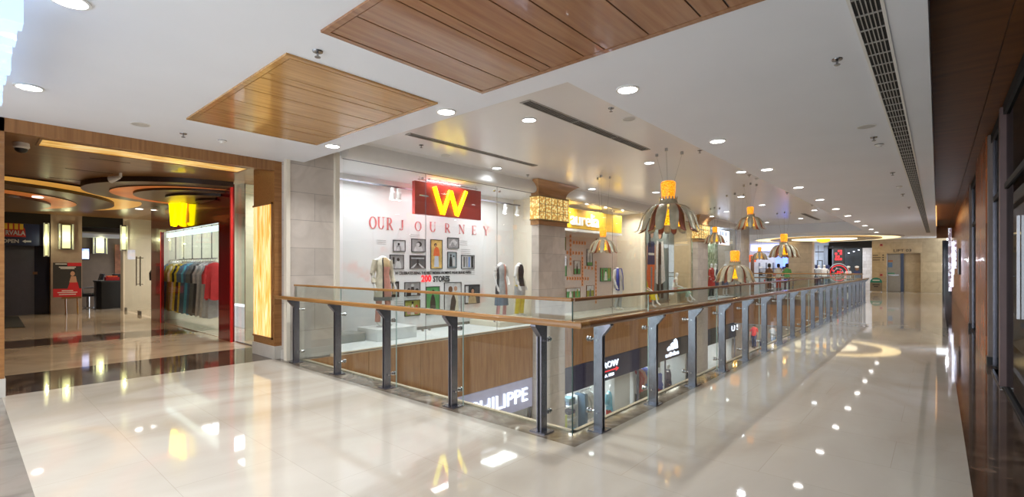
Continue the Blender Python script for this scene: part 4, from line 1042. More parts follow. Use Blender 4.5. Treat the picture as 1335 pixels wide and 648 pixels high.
def dress2(t, J):
    def pick(a, i): return 1 if .74 < a < .84 else (2 if .40 < a < .56 else 0)
    kurta(['c_lightgrey', 'c_salmon', 'c_charcoal'], .60, pick=pick)(t, J)
    garment(t, 'skirt', [(.38, .21, .17, 0), (.62, .19, .15, 0)], ['c_denim'], wave=.05); sleeves(t, J, 'c_white', 'el', .055); leggings(t, J, 'c_pink', .06)
mannequin((-8.75, 9.55, .16), PI / 2, 'headless mannequin in pale grey tunic with pink stripe, nearer of the right pair', dress2, pose='hip')
def dress3(t, J):
    def pick(a, i): return 1 if .55 < a < .78 and i > 0 else (2 if i == 0 else 0)
    kurta(['c_cream', 'c_black', 'c_lightgrey'], .62, pick=pick)(t, J); sleeves(t, J, 'c_white', 'wr', .055); leggings(t, J, 'c_yellow', .078)
mannequin((-8.75, 10.3, .16), PI / 2 + .3, 'headless mannequin with yellow trousers and black and cream top beside the pillar', dress3)

# ================================================================ YELLOW SIGN SHOP
AX = -9.3
b = MB(); b.box(AX - .1, 11.1, 0, AX, 17.2, 3.6); struct(b.build('wall_left', plain('mauve_wall', (.60, .51, .48), .6, var=.02)))
b = MB(); b.box(AX, 16.75, 0, -8.15, 16.85, 3.6); b.box(AX, 11.05, 0, -8.06, 11.1, 3.6); struct(b.build('wall_left', 'cream'))
b = MB(); b.box(AX, 11.1, -.25, -8.034, 16.8, .03); struct(b.build('floor', plain('pale_display_floor', (.66, .66, .62), .2)))
shop_window(3, -8.0, [11.14, 14.1, 16.1])
for y in (12.4, 14.2, 16): area_in(-8.5, y, 3.5, .4, .8, 22, (1, .93, .82))
QX = -8.7
za, zb = 2.80, 3.42
t = thing('shop_sign', 'yellow sign band with tall white lowercase lettering', 'sign', (QX, 13.8, za))
M['yellow_board'] = ramped('amber_sign', 'noise', [(.3, (.90, .45, .02)), (.55, (.98, .60, .03)), (.75, (1, .68, .10))], tex=.8, rough=.4, emit=.02)
MB().box(QX - .1, 11.45, za, QX, 16.0, zb).build('board', 'yellow_board', t)
MB().box(QX - .12, 11.45, za - .10, QX + .03, 16.0, za - .03).build('trim_rail', 'shop_white', t)
ya, yb = at(743.5, 290, x=QX).y, at(780, 290, x=QX).y
b = MB(); text_on(b, 'aurelia', (QX + .02, (ya + yb) / 2, za + .10), (0, 1, 0), .42, .04, yb - ya, space=.95, bold=0)
b.build('lettering', emis('soft_white_letters', (.85, .88, .95), .3), t)
# crossword of orange letter tiles
M['tile_orange'] = plain('tile_orange', (.92, .34, .12), .5)
t = thing('crossword_decal', 'crossword pattern of small orange letter tiles on the mauve wall', 'wall decoration', (AX, 14.3, 1.2))
cells = []
def run(x0, y0, x1, y1, n):
    for k in range(n): s = k / (n - 1); cells.append((725 + (x0 + (x1 - x0) * s) / 3.81, 250 + (y0 + (y1 - y0) * s) / 3.81))
run(71, 220, 71, 357, 7); run(88, 252, 143, 256, 5); run(56, 302, 128, 306, 6); run(130, 330, 130, 460, 9); run(145, 376, 195, 383, 4); run(197, 352, 197, 548, 12); run(56, 430, 158, 432, 9)
for (u, v) in cells:
    
    p = at(u, v, x=AX)
    b = MB(); s = .045; b.box(AX, p.y - s, p.z - .055, AX + .012, p.y + s, p.z + .055, 0)
    b.box(AX, p.y - .018, p.z - .03, AX + .014, p.y + .018, p.z + .03, 1); b.build('letter_tile', ['tile_orange', 'c_brown'], t)
FO = [((27, 225, 45, 290), 'narrow green landscape photo, top left by the pillar', 'rail_wood', 'c_green', [('b', .5, .4, .4, .6, G3)]),
      ((27, 332, 50, 420), 'narrow photo of a pale dress in a field, left edge by the pillar', 'dark', 'c_green', [('r', .5, .8, 1, .4, G0), ('b', .5, .4, .3, .6, 'c_white')]),
      ((85, 342, 117, 410), 'gold-framed photo of a dark-haired standing figure', 'rail_wood', G0, [('r', .5, .2, 1, .4, 'c_green'), ('b', .5, .35, .3, .65, 'ink'), ('o', .5, .75, .14, .14, 'hair')]),
      ((150, 285, 178, 368), 'tall dark-framed photo just left of the small pendant', 'dark', G0, [('b', .5, .4, .4, .7, G1), ('r', .5, .1, 1, .2, 'c_green')]),
      ((217, 378, 270, 445), 'square black-framed photo of figures among green trees', 'dark', 'c_green', [('r', .2, .5, .1, .9, 'c_brown'), ('b', .5, .4, .3, .7, 'c_white'), ('r', .8, .6, .2, .8, 'c_olive'), ('o', .5, .8, .12, .14, 'hair')]),
      ((47, 478, 117, 530), 'wide photo of a white figure in woods, low left above the rail', 'rail_wood', 'c_green', [('r', .5, .85, 1, .3, G0), ('b', .3, .4, .2, .6, 'c_white'), ('b', .55, .4, .18, .7, 'c_brown'), ('r', .8, .5, .1, .8, 'c_olive')]),
      ((148, 465, 185, 527), 'small tall photo of a figure on grass, low centre above the rail', 'rail_wood', 'c_olive', [('r', .5, .8, 1, .4, G0), ('b', .5, .4, .24, .7, G2)]),
      ((196, 235, 222, 300), 'pale picture half hidden behind the small pendant', 'rail_wood', G0, [('b', .5, .4, .4, .6, 'c_sand')])]
for (a, c, e, f_), lab, fr, bg, figs in FO:
    y0, y1, z0, z1 = rect(AX, 725 + a / 3.81, 250 + c / 3.81, 725 + e / 3.81, 250 + f_ / 3.81)
    picture('framed_photo', lab, 'picture', AX + .012, y0, y1, z0, z1, fr, bg, figs, 'framed photographs on the mauve wall')
def dress4(t, J):
    garment(t, 'dress', [(.55, .20, .16, 0), (.85, .185, .14, 0), (1.0, .165, .125, 0), (1.12, .145, .105, 0), (1.28, .165, .12, 0), (1.41, .17, .105, .005), (1.48, .09, .07, .005)], ['c_white'])
    leggings(t, J, 'c_lightgrey', .085); sleeves(t, J, 'c_white', 'wr', .055)
    b = MB(); 
    for s in (-1, 1):
        b.add([(s * .10, -.10, 1.47), (s * .19, -.07, 1.46), (s * .24, -.09, 1.2), (s * .27, -.08, .72), (s * .14, -.15, .70), (s * .13, -.14, 1.2)], [(0, 1, 2, 5), (5, 2, 3, 4)])
    b.add([(-.19, .03, 1.47), (.19, .03, 1.47), (.10, -.10, 1.49), (-.10, -.10, 1.49)], [(0, 1, 2, 3)])
    o = b.build('scarf', 'c_blue', t, False, smooth=True); m = o.modifiers.new('thick', 'SOLIDIFY'); m.thickness = .02
mannequin((-8.55, 15.45, .03), PI / 2, 'headless mannequin in white with a long blue scarf', dress4)
# downlights of the yellow shop soffit
k0 = None
for i, (u, v) in enumerate(((740, 264), (781, 270), (800, 272.5), (815, 275.5))):
    y = at(u, v, z=3.54).y; lab = 'small downlight in the yellow shop soffit, %s from the pillar' % ORD[i if i else 0]
    y = 11.9 + i * 1.15
    if k0 is None: k0 = downlight((-8.3, y, 3.545), lab, r=.05, grp='yellow shop soffit downlights')
    else: dup(k0, (-8.3, y, 3.545), label=lab)
# ================================================================ SHOP WITH THE GIANT FASHION PRINT
M['teal_wall'] = plain('grey_teal_wall', (.24, .29, .28), .5)
BX = -8.8
b = MB(); b.box(BX - .1, 16.85, 0, BX, 21.0, 3.6); struct(b.build('wall_left', 'teal_wall'))
b = MB(); b.box(BX, 20.95, 0, -8.06, 21.05, 3.6); b.box(BX, 16.86, 0, -8.15, 16.9, 3.6, 1); struct(b.build('wall_left', [plain('warm_cream_wall', (.70, .54, .34), .5), 'teal_wall']))
b = MB(); b.box(BX, 16.85, -.25, -8.034, 21.0, .03); struct(b.build('floor', plain('sand_display_floor', (.55, .45, .33), .25)))
b = MB(); b.box(-9.8, 16.2, 3.55, -8.06, 27.0, 3.62); struct(b.build('ceiling', 'shop_white'))
shop_window(4, -8.0, [16.25, 18.5, 21.09])
for y in (17.6, 19.6): area_in(-8.35, y, 3.5, .4, .9, 20, (1, .92, .80))
# giant print: two walking figures
PW = -8.76
y0, y1, z0, z1 = rect(PW, 838, 284, 876, 396)
z0 = .15; z1 = 3.3
t = thing('fashion_print', 'floor-to-ceiling fashion print of two walking figures in the glass shop window', 'poster', (PW, (y0 + y1) / 2, z0))
p = MB(); W = y1 - y0; X = PW
def sh(pts, mi, dx): p.add([(PW + .02 + dx, y0 + W * a, z0 + (z1 - z0) * c) for a, c in pts], [tuple(range(len(pts)))], mi)
y1 = y0 + (y1 - y0) * .80; W = y1 - y0
p.box(PW, y0, z0, PW + .02, y1, z1, 0)
def ell(cx, cy, rx, ry, n=16): return [(cx + rx * math.cos(2 * PI * k / n), cy + ry * math.sin(2 * PI * k / n)) for k in range(n)]
sh([(.16, .0), (.42, .0), (.46, .50), (.12, .50), (.02, .22)], 1, .001)      # orange trousers
sh([(.14, .48), (.46, .48), (.50, .66), (.44, .78), (.22, .78), (.12, .66)], 2, .002)   # navy top
sh([(.30, .02), (.34, .02), (.36, .45), (.29, .45)], 0, .003)
sh([(.10, .40), (.16, .42), (.18, .74), (.12, .70)], 3, .003); sh([(.46, .40), (.52, .42), (.50, .72), (.45, .74)], 3, .003)
sh(ell(.33, .90, .10, .08), 4, .003); sh(ell(.34, .88, .065, .06), 3, .004); sh([(.24, .70), (.30, .70), (.28, .92), (.22, .90)], 4, .0045)
sh([(.20, .60), (.44, .60), (.44, .63), (.20, .63)], 5, .004)
sh([(.54, .05), (.66, .05), (.68, .5), (.56, .5)], 4, .001); sh([(.72, .03), (.84, .03), (.80, .5), (.70, .5)], 4, .001)
sh([(.50, .24), (.60, .22), (.62, .78), (.55, .80), (.50, .60)], 5, .002); sh([(.74, .22), (.92, .26), (.86, .60), (.82, .80), (.72, .78)], 5, .002)
sh([(.60, .48), (.74, .48), (.74, .78), (.62, .78)], 4, .0025)
sh(ell(.70, .90, .11, .08), 4, .003); sh(ell(.68, .88, .065, .06), 3, .004)
p.build('print', ['teal_wall', 'c_orange', 'c_navy', 'skin', 'hair', 'c_white'], t)
f = MB()
for a in (y0 - .02, y1): f.box(PW, a, z0, PW + .03, a + .02, z1)
f.build('edge_strip', 'steel', t)
tag(MB().box(-8.74, 16.98, .03, -8.34, 17.5, .42).build('display_plinth', 'c_sand', bevel=.008), 'low sand box under the yellow-dressed seated mannequin', 'plinth')
def dressY(t, J):
    garment(t, 'dress', [(.45, .21, .20, -.05), (.55, .20, .20, -.02), (.66, .135, .11, .06), (.88, .15, .11, .03), (1.0, .155, .09, .02), (1.06, .08, .06, .01)], ['c_yellow'])
    b = MB()
    for s in (-1, 1): b.tube([(s * .09, 0, .52), (s * .09, -.25, .53), (s * .09, -.44, .50), (s * .11, -.47, .30)], [.12, .11, .10, .12], 12, caps=False)
    b.build('skirt', 'c_yellow', t, False, smooth=True); sleeves(t, J, 'c_yellow', 'el', .055)
def dressM(t, J):
    garment(t, 'blouse', [(.52, .165, .14, .04), (.66, .135, .11, .06), (.88, .15, .11, .03), (1.0, .155, .09, .02), (1.05, .08, .06, .01)], ['c_salmon', 'c_cream'], lambda a, i: i % 2)
    b = MB()
    for n in 'lr': b.tube([J['hip' + n], Vector(J['hip' + n]).lerp(Vector(J['knee' + n]), .5), J['knee' + n], Vector(J['knee' + n]).lerp(Vector(J['ank' + n]), .6)], [.11, .10, .085, .09], 12, caps=False)
    b.build('trousers', 'c_mint', t, False, smooth=True); sleeves(t, J, 'c_cream', 'el', .05)
mannequin((-8.42, 17.2, .03), PI / 2 - .1, 'seated white mannequin in a yellow dress by the glass shop edge', dressY, True, 'sit')
pl_ = at(882, 380, x=-8.45)
mannequin((-8.46, pl_.y, .03), PI / 2 + .45, 'seated white mannequin in salmon blouse and mint trousers', dressM, True, 'sit')
tag(MB().box(-8.72, pl_.y - .2, .03, -8.36, pl_.y + .2, .44).build('display_stool', 'c_cream', bevel=.01), 'pale cube stool under the mannequin in mint trousers', 'stool')

# ================================================================ NEXT SHOP: RED, NAVY AND ORANGE DRESSES
CX_ = -8.95
M['foliage_print'] = ramped('foliage_print', 'noise', [(.3, (.04, .07, .03)), (.45, (.20, .26, .12)), (.6, (.50, .56, .38)), (.75, (.75, .72, .60))], scale=(1, 1, .6), tex=3.2, rough=.5, detail=7, distort=2)
b = MB(); b.box(CX_ - .1, 21.05, 0, CX_, 27.2, 3.6); struct(b.build('wall_left', 'teal_wall'))
b = MB(); b.box(CX_, 27.1, 0, -8.06, 27.2, 3.6); struct(b.build('wall_left', 'stone_x'))
b = MB(); b.box(CX_, 21.05, -.25, -8.034, 27.2, .03); struct(b.build('floor', 'shop_white'))
shop_window(5, -8.0, [22.31, 24.0, 27.19])
for y in (23, 25.4): area_in(-8.4, y, 3.5, .4, .9, 22)
t = thing('backdrop_print', 'tall green foliage print behind the three far standing mannequins', 'poster', (-8.9, 24.9, .1))
MB().box(-8.92, 22.9, .1, -8.9, 26.9, 3.1).build('print', 'foliage_print', t); MB().box(-8.93, 22.85, .08, -8.89, 22.9, 3.1).build('edge_strip', 'steel', t)
t = thing('shop_sign', 'small backlit blue-white shop sign with two lines, beyond the second lantern', 'sign', (-8.25, 23.9, 2.75))
y0, y1 = at(937, 300, x=-8.25).y, at(951, 300, x=-8.25).y
MB().box(-8.30, y0, 2.72, -8.25, y1, 3.44).build('light_box', emis('sign_blue', (.72, .78, 1), 1.6), t)
b = MB()
for k, (a, w_, z, h) in enumerate(((.12, .05, 3.2, .2), (.3, .06, 3.18, .2), (.45, .04, 3.17, .2), (.62, .05, 3.16, .2), (.35, .05, 2.9, .08), (.7, .06, 2.84, .1))):
    b.box(-8.25, y0 + (y1 - y0) * a, z, -8.24, y0 + (y1 - y0) * (a + w_), z + h)
b.build('lettering', 'ink', t)
def dR(t, J):
    garment(t, 'coat', [(.55, .22, .17, 0), (.9, .19, .145, 0), (1.12, .16, .115, 0), (1.28, .17, .12, 0), (1.41, .175, .105, .005), (1.50, .08, .07, .005)], ['c_red']); sleeves(t, J, 'c_red', 'wr', .06); leggings(t, J, 'c_black', .065)
def dN(t, J):
    garment(t, 'dress', [(.42, .20, .16, 0), (.9, .18, .14, 0), (1.12, .14, .105, 0), (1.28, .165, .12, 0), (1.42, .15, .10, .005)], ['c_navy'])
def dO(t, J):
    garment(t, 'dress', [(.42, .20, .16, 0), (.9, .18, .14, 0), (1.0, .16, .12, 0), (1.12, .14, .105, 0), (1.28, .165, .12, 0), (1.42, .15, .10, .005)], ['c_navy', 'c_salmon'], lambda a, i: 1 if i > 1 else 0); sleeves(t, J, 'c_salmon', 'el', .05)
p_ = [at(u, 340, x=-8.6).y for u in (925, 933, 943)]
mannequin((-8.4, p_[0] - .3, .03), PI / 2, 'white mannequin in a bright red coat, nearest of the far trio', dR, True, hands=False)
mannequin((-8.6, p_[1], .03), PI / 2 + .3, 'white mannequin in a navy dress, middle of the far trio', dN, True, hands=False)
mannequin((-8.45, p_[2] - .2, .03), PI / 2 - .2, 'white mannequin in salmon and navy dress, last of the far trio', dO, True, hands=False, pose='hip')

# ================================================================ FAR SHOPS ACROSS THE END
YB = 40.6
def X(u, y=YB): return at(u, 348, y=y).x
b = MB(); b.box(-12, 36.5, 0, -11.9, 41, ZL); struct(b.build('wall_left', 'shop_white'))
# black fascia and lit panel
x0, x1 = X(1081), X(1126)
t = thing('storefront', 'distant sports shop front with black fascia and court mural', 'shop front', ((x0 + x1) / 2, YB, 0))
MB().box(X(1081), YB - .15, 2.86, -3.22, YB, 3.3).build('fascia', 'blackm', t)
xa, xb = X(1087), X(1101)
m_ = MB(); m_.box(xa, YB - .2, 0, xb, YB - .1, 2.86, 0)
Y_ = YB - .205
for i in range(3):
    for j in range(4):
        zz = 2.05 + .19 * j; xx = xa + .10 + i * (xb - xa - .2) / 3
        if (i + j) % 4 != 3: m_.box(xx + .03 * (j % 2), Y_, zz, xx + (xb - xa - .2) / 3.6, Y_ + .004, zz + .13, 1)
cxm, czm = (xa + xb) / 2, 1.15
for k in range(40):
    a = 2 * PI * k / 40; a2 = 2 * PI * (k + 1) / 40
    for r, w_, mi in ((.62, .05, 2), (.50, .03, 1), (.30, .03, 2)):
        m_.add([(cxm + (r) * math.cos(a), Y_, czm + r * math.sin(a) * 1.1), (cxm + r * math.cos(a2), Y_, czm + r * math.sin(a2) * 1.1), (cxm + (r - w_) * math.cos(a2), Y_, czm + (r - w_) * math.sin(a2) * 1.1), (cxm + (r - w_) * math.cos(a), Y_, czm + (r - w_) * math.sin(a) * 1.1)], [(0, 1, 2, 3)], mi)
for k in range(18):
    a = random.uniform(0, 6.28); r = random.uniform(.05, .42); m_.box(cxm + r * math.cos(a) - .04, Y_ - .001, czm + r * math.sin(a) - .03, cxm + r * math.cos(a) + .05, Y_, czm + r * math.sin(a) + .05, 2 if k % 2 else 1)
m_.build('poster_panel', ['ink', 'led_red', plain('poster_grey', (.45, .45, .50), .5)], t)
xc, xd = X(1101.5), X(1124)
m_ = MB(); m_.box(xc, YB - .18, 0, xd, YB - .1, 2.86, 0); Yq = YB - .185
def blob(cx, cz, w_, h, mi, d=0, kind='b'):
    if kind == 'b': pts = [(-w_, -h), (w_, -h), (w_ * .9, h * .4), (w_ * .5, h), (-w_ * .5, h), (-w_ * .9, h * .4)]
    else: pts = [(w_ * math.cos(2 * PI * k / 14), h * math.sin(2 * PI * k / 14)) for k in range(14)]
    m_.add([(cx + a, Yq - d, cz + c) for a, c in pts], [tuple(range(len(pts)))], mi)
for fx, sk, jr in ((.22, 4, 2), (.72, 4, 3)):
    c = xc + (xd - xc) * fx
    blob(c, .75, .30, .55, jr, .001); blob(c - .30, .7, .07, .45, sk, .002); blob(c + .30, .7, .07, .45, sk, .002); blob(c, 1.47, .11, .15, sk, .003, 'o'); blob(c, 1.58, .12, .07, 5, .004, 'o')
blob(xc + (xd - xc) * .22, .85, .10, .2, 3, .004)
for k in range(7): m_.box(xc + .2 + k * .28, Yq - .001, 2.5 + .1 * (k % 3), xc + .3 + k * .28, Yq, 2.56 + .1 * (k % 3), 6)
m_.build('mural', [plain('mural_dark', (.025, .035, .05), .5, var=.5, scale=2), 'ink', 'c_white', 'c_navy', 'c_brown', 'c_white', 'led_white'], t)
# bright tiled strip
t = thing('light_wall', 'bright white tiled panel between the court mural and the golden stone wall', 'panel', (X(1130), YB, 0))
M['bright_tiles'] = stone('bright_tiles', (.80, .82, .92), .5, .22, 'xz', mortar=.75, msize=.008)
MB().box(X(1125), YB - .2, 0, -3.22, YB - .1, 2.86).build('tiles', 'bright_tiles', t)
# glazed bay with sports mannequins
t = thing('storefront', 'distant glazed shop bay with sports mannequins beside the court mural', 'shop front', (X(1072), YB, 0))
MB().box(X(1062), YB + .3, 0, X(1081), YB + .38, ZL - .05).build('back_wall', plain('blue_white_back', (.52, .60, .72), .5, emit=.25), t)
f = MB()
for u, w_ in ((1066.5, .04), (1074, .5), (1079.5, .35)):
    f.box(X(u), YB - .05, 0, X(u) + w_, YB + .05, 3.1)
f.build('column', plain('grey_blue_column', (.22, .26, .34), .4), t)
f = MB(); f.box(X(1063), YB - .06, 2.62, X(1074), YB - .02, 2.68); f.box(X(1065), YB - .02, 1.0, X(1065) + .05, YB + .02, 2.05); f.box(X(1065), YB - .02, 2.0, X(1071.5), YB + .02, 2.06); f.box(X(1071.5), YB - .02, 1.0, X(1071.5) + .05, YB + .02, 2.05)
f.build('display_frame', 'ink', t)
def dS(a, c):
    def f_(t, J):
        garment(t, 'shirt', [(.92, .17, .13, 0), (1.12, .155, .11, 0), (1.28, .17, .12, 0), (1.42, .16, .10, .005)], [a]); sleeves(t, J, a, 'el', .06); leggings(t, J, c, .085)
    return f_
mannequin((X(1069.5), YB - .6, 0), 0, 'far mannequin in grey sports top between dark frames', dS('c_lightgrey', 'c_navy'), True, hands=False)
mannequin((X(1076.5), YB - .6, 0), .3, 'far mannequin in white top and navy jacket near the striped mural', dS('c_white', 'c_navy'), True, hands=False, pose='hip')
mannequin((X(1062.5), YB - .5, 0), -.3, 'far mannequin in black kit at the left of the sports bay', dS('c_black', 'c_black'), True, hands=False)
# pillar and the phone / sports shop left of it
t = thing('pillar', 'wide plain cream pillar behind the pale flower pendant, far end', 'pillar', (X(1045, 38), 38, 0))
MB().box(X(1029, 38), 37.6, 0, X(1060, 38), 38.4, ZL - .002).build('shaft', 'stone_x', t)
MB().box(X(1029, 38) - .02, 37.57, 0, X(1060, 38) + .02, 38.42, .15).build('plinth', 'plinth', t)
t = thing('storefront', 'bright distant shop with glowing blue-white ceiling band behind the pendants', 'shop front', (X(1005), YB, 0))
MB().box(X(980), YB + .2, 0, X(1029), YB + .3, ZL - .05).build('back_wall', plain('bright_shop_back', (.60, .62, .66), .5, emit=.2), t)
MB().box(X(980), YB - .3, 2.80, X(1029), YB - .2, 3.3).build('light_band', emis('cool_band', (.62, .64, 1), 1.0), t)
MB().box(X(978), YB - .35, 1.95, X(987), YB - .28, 2.5).build('red_panel', plain('orange_red_panel', (.75, .10, .02), .5, emit=.3), t)
f = MB()
for k in range(4):
    x = X(990 + k * 9); f.box(x, YB - .2, .4, x + 1.1, YB + .1, .46); f.box(x, YB - .2, .9, x + 1.1, YB + .1, .96); f.box(x, YB - .2, 1.4, x + 1.1, YB + .1, 1.46); f.box(x, YB - .2, 0, x + .04, YB + .1, 1.9)
f.build('shelf', 'steel', t)
f = MB()
for k in range(26):
    x = X(990) + random.uniform(0, 4.6); z = random.choice((.46, .96, 1.46)); f.box(x, YB - .28, z, x + .22, YB - .05, z + random.uniform(.12, .3), random.randint(0, 4))
f.build('stock', ['c_navy', 'c_red', 'c_white', 'c_royal', 'c_black'], t); t.children[-1]['kind'] = 'stuff'
for k, (u, cc) in enumerate(((1012, 'c_royal'), (1022, 'c_aqua'))):
    MB().box(X(u), YB - .22, 1.55, X(u) + .9, YB - .18, 2.35).build('screen', plain('screen_%d' % k, (.25, .35, .9) if k == 0 else (.6, .75, 1), .4, emit=.7), t)
MB().box(X(983), YB - .9, 0, X(983) + .2, YB - .7, 2.4).build('post', 'c_brown', t)
b = MB(); 
pts = [(X(1010) + .9 * math.cos(a) * (1 + .3 * math.sin(2 * a)), YB - .36, 2.55 + .18 * math.sin(a * 2)) for a in [k * .35 for k in range(18)]]
b.tube(pts, .02, 6); tag(b.build('swirl_sign', 'dark'), 'dark looping outline sign above the far bright shop', 'sign')
area('shop_lamp', ((X(980) + X(1029)) / 2, YB - 1.2, 3.2), 0, 60, (.85, .9, 1), 2.8, size=(4, 1))
area('shop_lamp', (X(1075), YB - .9, 3.2), 0, 25, (.9, .95, 1), 2.8, size=(2, .5)); area('shop_lamp', (-4.6, YB - 1.3, 3.2), 0, 30, (.9, .95, 1), 2.8, size=(2.4, .5))
def person(loc, rz, lab, shirt, trous, pose='stand', skirt=None, long_hair=False):
    t = thing('person', lab, 'person', loc, rz)
    bo, J = body(t, pose, True, 'skin'); face(t, J, 'skin', 'hair')
    garment(t, 'shirt', [(.86, .175, .135, 0), (1.0, .165, .125, 0), (1.12, .15, .11, 0), (1.28, .17, .12, 0), (1.42, .165, .10, .005), (1.49, .08, .07, .005)], [shirt]); sleeves(t, J, shirt, 'el', .062); leggings(t, J, trous, .08)
    b = MB()
    for n in 'lr':
        a, q = Vector(J['ank' + n]), Vector(J['toe' + n]); b = MB(); b.tube([(a.x, a.y + .04, .045), (a.x, a.y - .03, .05), (q.x, q.y, .035), (q.x, q.y - .05, .03)], [.045, .048, .042, .028], 10); b.build('shoe', 'black', t, False, smooth=True)
    if long_hair: MB().lathe([(.06, -.30), (.09, -.15), (.10, 0)], (0, .06, 1.68), 14).build('long_hair', 'hair', t, False, smooth=True)
    return t
person((X(1003, 36), 36, 0), 2.8, 'person in a dark red shirt standing before the far bright shop', 'c_brown', 'c_black')
person((X(1026, 36), 36, 0), .4, 'person with long black hair and green top by the far pillar', 'c_green', 'c_navy', long_hair=True)
person((X(1015, 38), 38, 0), 3.0, 'person in white top and red scarf at the far shop shelves', 'c_white', 'c_red')

# ================================================================ LOWER LEVEL SHOPS
LX = -8.0
def low_shop(y0, y1, bandmat, lab, win=True):
    t = thing('storefront', lab, 'shop front', (LX - .1, (y0 + y1) / 2, -4.2))
    MB().box(LX - .12, y0, -2.08, LX + .02, y1, -1.34).build('sign_band', bandmat, t)
    if win:
        MB().box(LX - .05, y0 + .05, -4.15, LX - .038, y1 - .05, -2.09).build('glass_pane', 'shop_glass', t)
        f = MB(); n = max(2, int((y1 - y0) / 1.8))
        for k in range(n + 1): y = y0 + (y1 - y0 - .05) * k / n; f.box(LX - .07, y, -4.2, LX - .02, y + .05, -2.08)
        f.build('mullion', 'steel', t)
    return t
M['white_band'] = plain('white_sign_band', (.45, .45, .55), .4, emit=.15, ecol=(.5, .5, .9))
M['navy_band'] = plain('navy_sign_band', (.010, .010, .06), .3)
M['black_band'] = plain('black_sign_band', (.02, .02, .03), .3)
def sign_text(name, lab, body_, u0, u1, zb, h, mat='led_white', dx=.035, t=None):
    ya, yb = at(u0, 500, x=LX).y, at(u1, 500, x=LX).y
    b = MB(); text_on(b, body_, (LX + dx, (ya + yb) / 2, zb), (0, 1, 0), h, .03, yb - ya, bold=0)
    return b.build(name, mat, t)
t = low_shop(3.9, 9.9, 'white_band', 'lower-floor shop front with glowing lettering on a white band')
sign_text('lettering', '', 'PHILIPPE', 613, 686, -1.88, .34, t=t)
t = low_shop(11.2, 16.0, 'navy_band', 'lower-floor shop front with white lettering and red arrow on navy band')
sign_text('lettering', '', 'ARROW', 774, 805, -1.68, .20, t=t)
b = MB(); ya, yb = at(776, 480, x=LX).y, at(806, 480, x=LX).y
b.box(LX + .02, ya, -1.80, LX + .035, yb - .1, -1.775); b.add([(LX + .03, yb - .2, -1.72), (LX + .03, yb, -1.787), (LX + .03, yb - .2, -1.86)], [(0, 1, 2)]); b.add([(LX + .025, yb - .2, -1.72), (LX + .025, yb, -1.787), (LX + .025, yb - .2, -1.86)], [(0, 2, 1)])
b.build('arrow_mark', 'led_red', t)
sign_text('small_lettering', '', 'U.S.A. 1851', 782, 799, -1.97, .09, t=t)
t = low_shop(16.0, 20.6, 'black_band', 'lower-floor sports shop front with three-bar mark on black')
ya, yb = at(867, 455, x=LX).y, at(884, 455, x=LX).y
sign_text('lettering', '', 'adidas', 867, 884, -1.98, .17, t=t)
b = MB(); W = yb - ya
for k, h in enumerate((.17, .29, .41)):
    y = ya + W * (.14 + .29 * k); w_ = W * .21
    b.add([(LX + .04, y, -1.74), (LX + .04, y + w_, -1.74), (LX + .04, y + w_ - h * .42 + .10, -1.74 + h - .10), (LX + .04, y + w_ - h * .55, -1.74 + h), (LX + .04, y - h * .50 + .05, -1.74 + h - .07)], [(0, 1, 2, 3, 4)])
o = b.build('three_bar_mark', 'led_white', t); o.modifiers.new('thick', 'SOLIDIFY').thickness = .02
t = low_shop(22.2, 27.0, 'blackm', 'lower-floor shop front with a small blue-white sign, farthest')
sign_text('lettering', '', 'U S', 953, 962, -1.75, .28, t=t)
MB().box(LX - .9, 3.9, -4.2, LX - .8, 9.9, -2.2).build('inner', 'shop_white', low_shop(3.85, 3.9, 'white_band', 'narrow end jamb of the lower-floor white shop front', False))
b = MB(); b.box(-11.2, 4, -4.2, -11.1, 27, -.5)
for y in (10.0, 11.15, 16.0, 20.7, 22.15, 27.0): b.box(-11.1, y - .05, -4.2, -8.2, y + .05, -.5)
struct(b.build('wall_left', 'shop_white'))
b = MB(); b.box(-11.1, 4, -2.0, -8.15, 27, -1.95); struct(b.build('ceiling', 'shop_white'))
for y in (6, 12.4, 14.6, 17.5, 19.6, 23.5, 25.6): area('shop_lamp', (-9.2, y, -2.02), 0, 30, (.93, .97, 1), 2.8, size=(1.2, .6))
for y in (8, 13, 18, 24): area('void_lamp', (-5.3, y, -.6), 0, 0.01)
# shelving with folded shirts
def folded(mb_parent, x, y, z, c, lab, grp):
    o = MB().box(x - .14, y - .17, z, x + .14, y + .17, z + .05).build('folded_shirt', c, bevel=.012); return tag(o, lab, 'shirt', grp)
def shelf_unit(x, y0, y1, lab, zs=(-3.6, -3.15, -2.75)):
    t = thing('shelf_unit', lab, 'shelf', (x, (y0 + y1) / 2, -4.2))
    for z in zs: MB().box(x - .2, y0, z - .03, x + .2, y1, z).build('shelf', 'shop_white', t)
    for y in (y0, y1): MB().box(x - .2, y - .02, -4.2, x + .2, y + .02, -2.5).build('side_panel', 'shop_white', t)
    return t
shelf_unit(-8.75, 11.35, 12.9, 'white shelf unit stacked with folded shirts behind the navy-band shop glass')
cols = ['c_denim', 'c_teal', 'c_aqua', 'c_lightgrey', 'c_cream', 'c_navy']
proto = {}
for zi, z in enumerate((-3.6, -3.15, -2.75)):
    for j in range(3):
        for k in range(4 if zi else 5):
            c = cols[(zi * 2 + j + k // 2) % 6]
            if c not in proto: proto[c] = folded(None, -8.72, 11.65 + j * .5, z + k * .055, c, 'folded shirt in the stacks on the white shelf unit, lower shop', 'folded shirts on the lower shop shelves')
            else:
                q = proto[c].copy(); COL.objects.link(q); q.location = (-8.72, 11.65 + j * .5, z + k * .055)
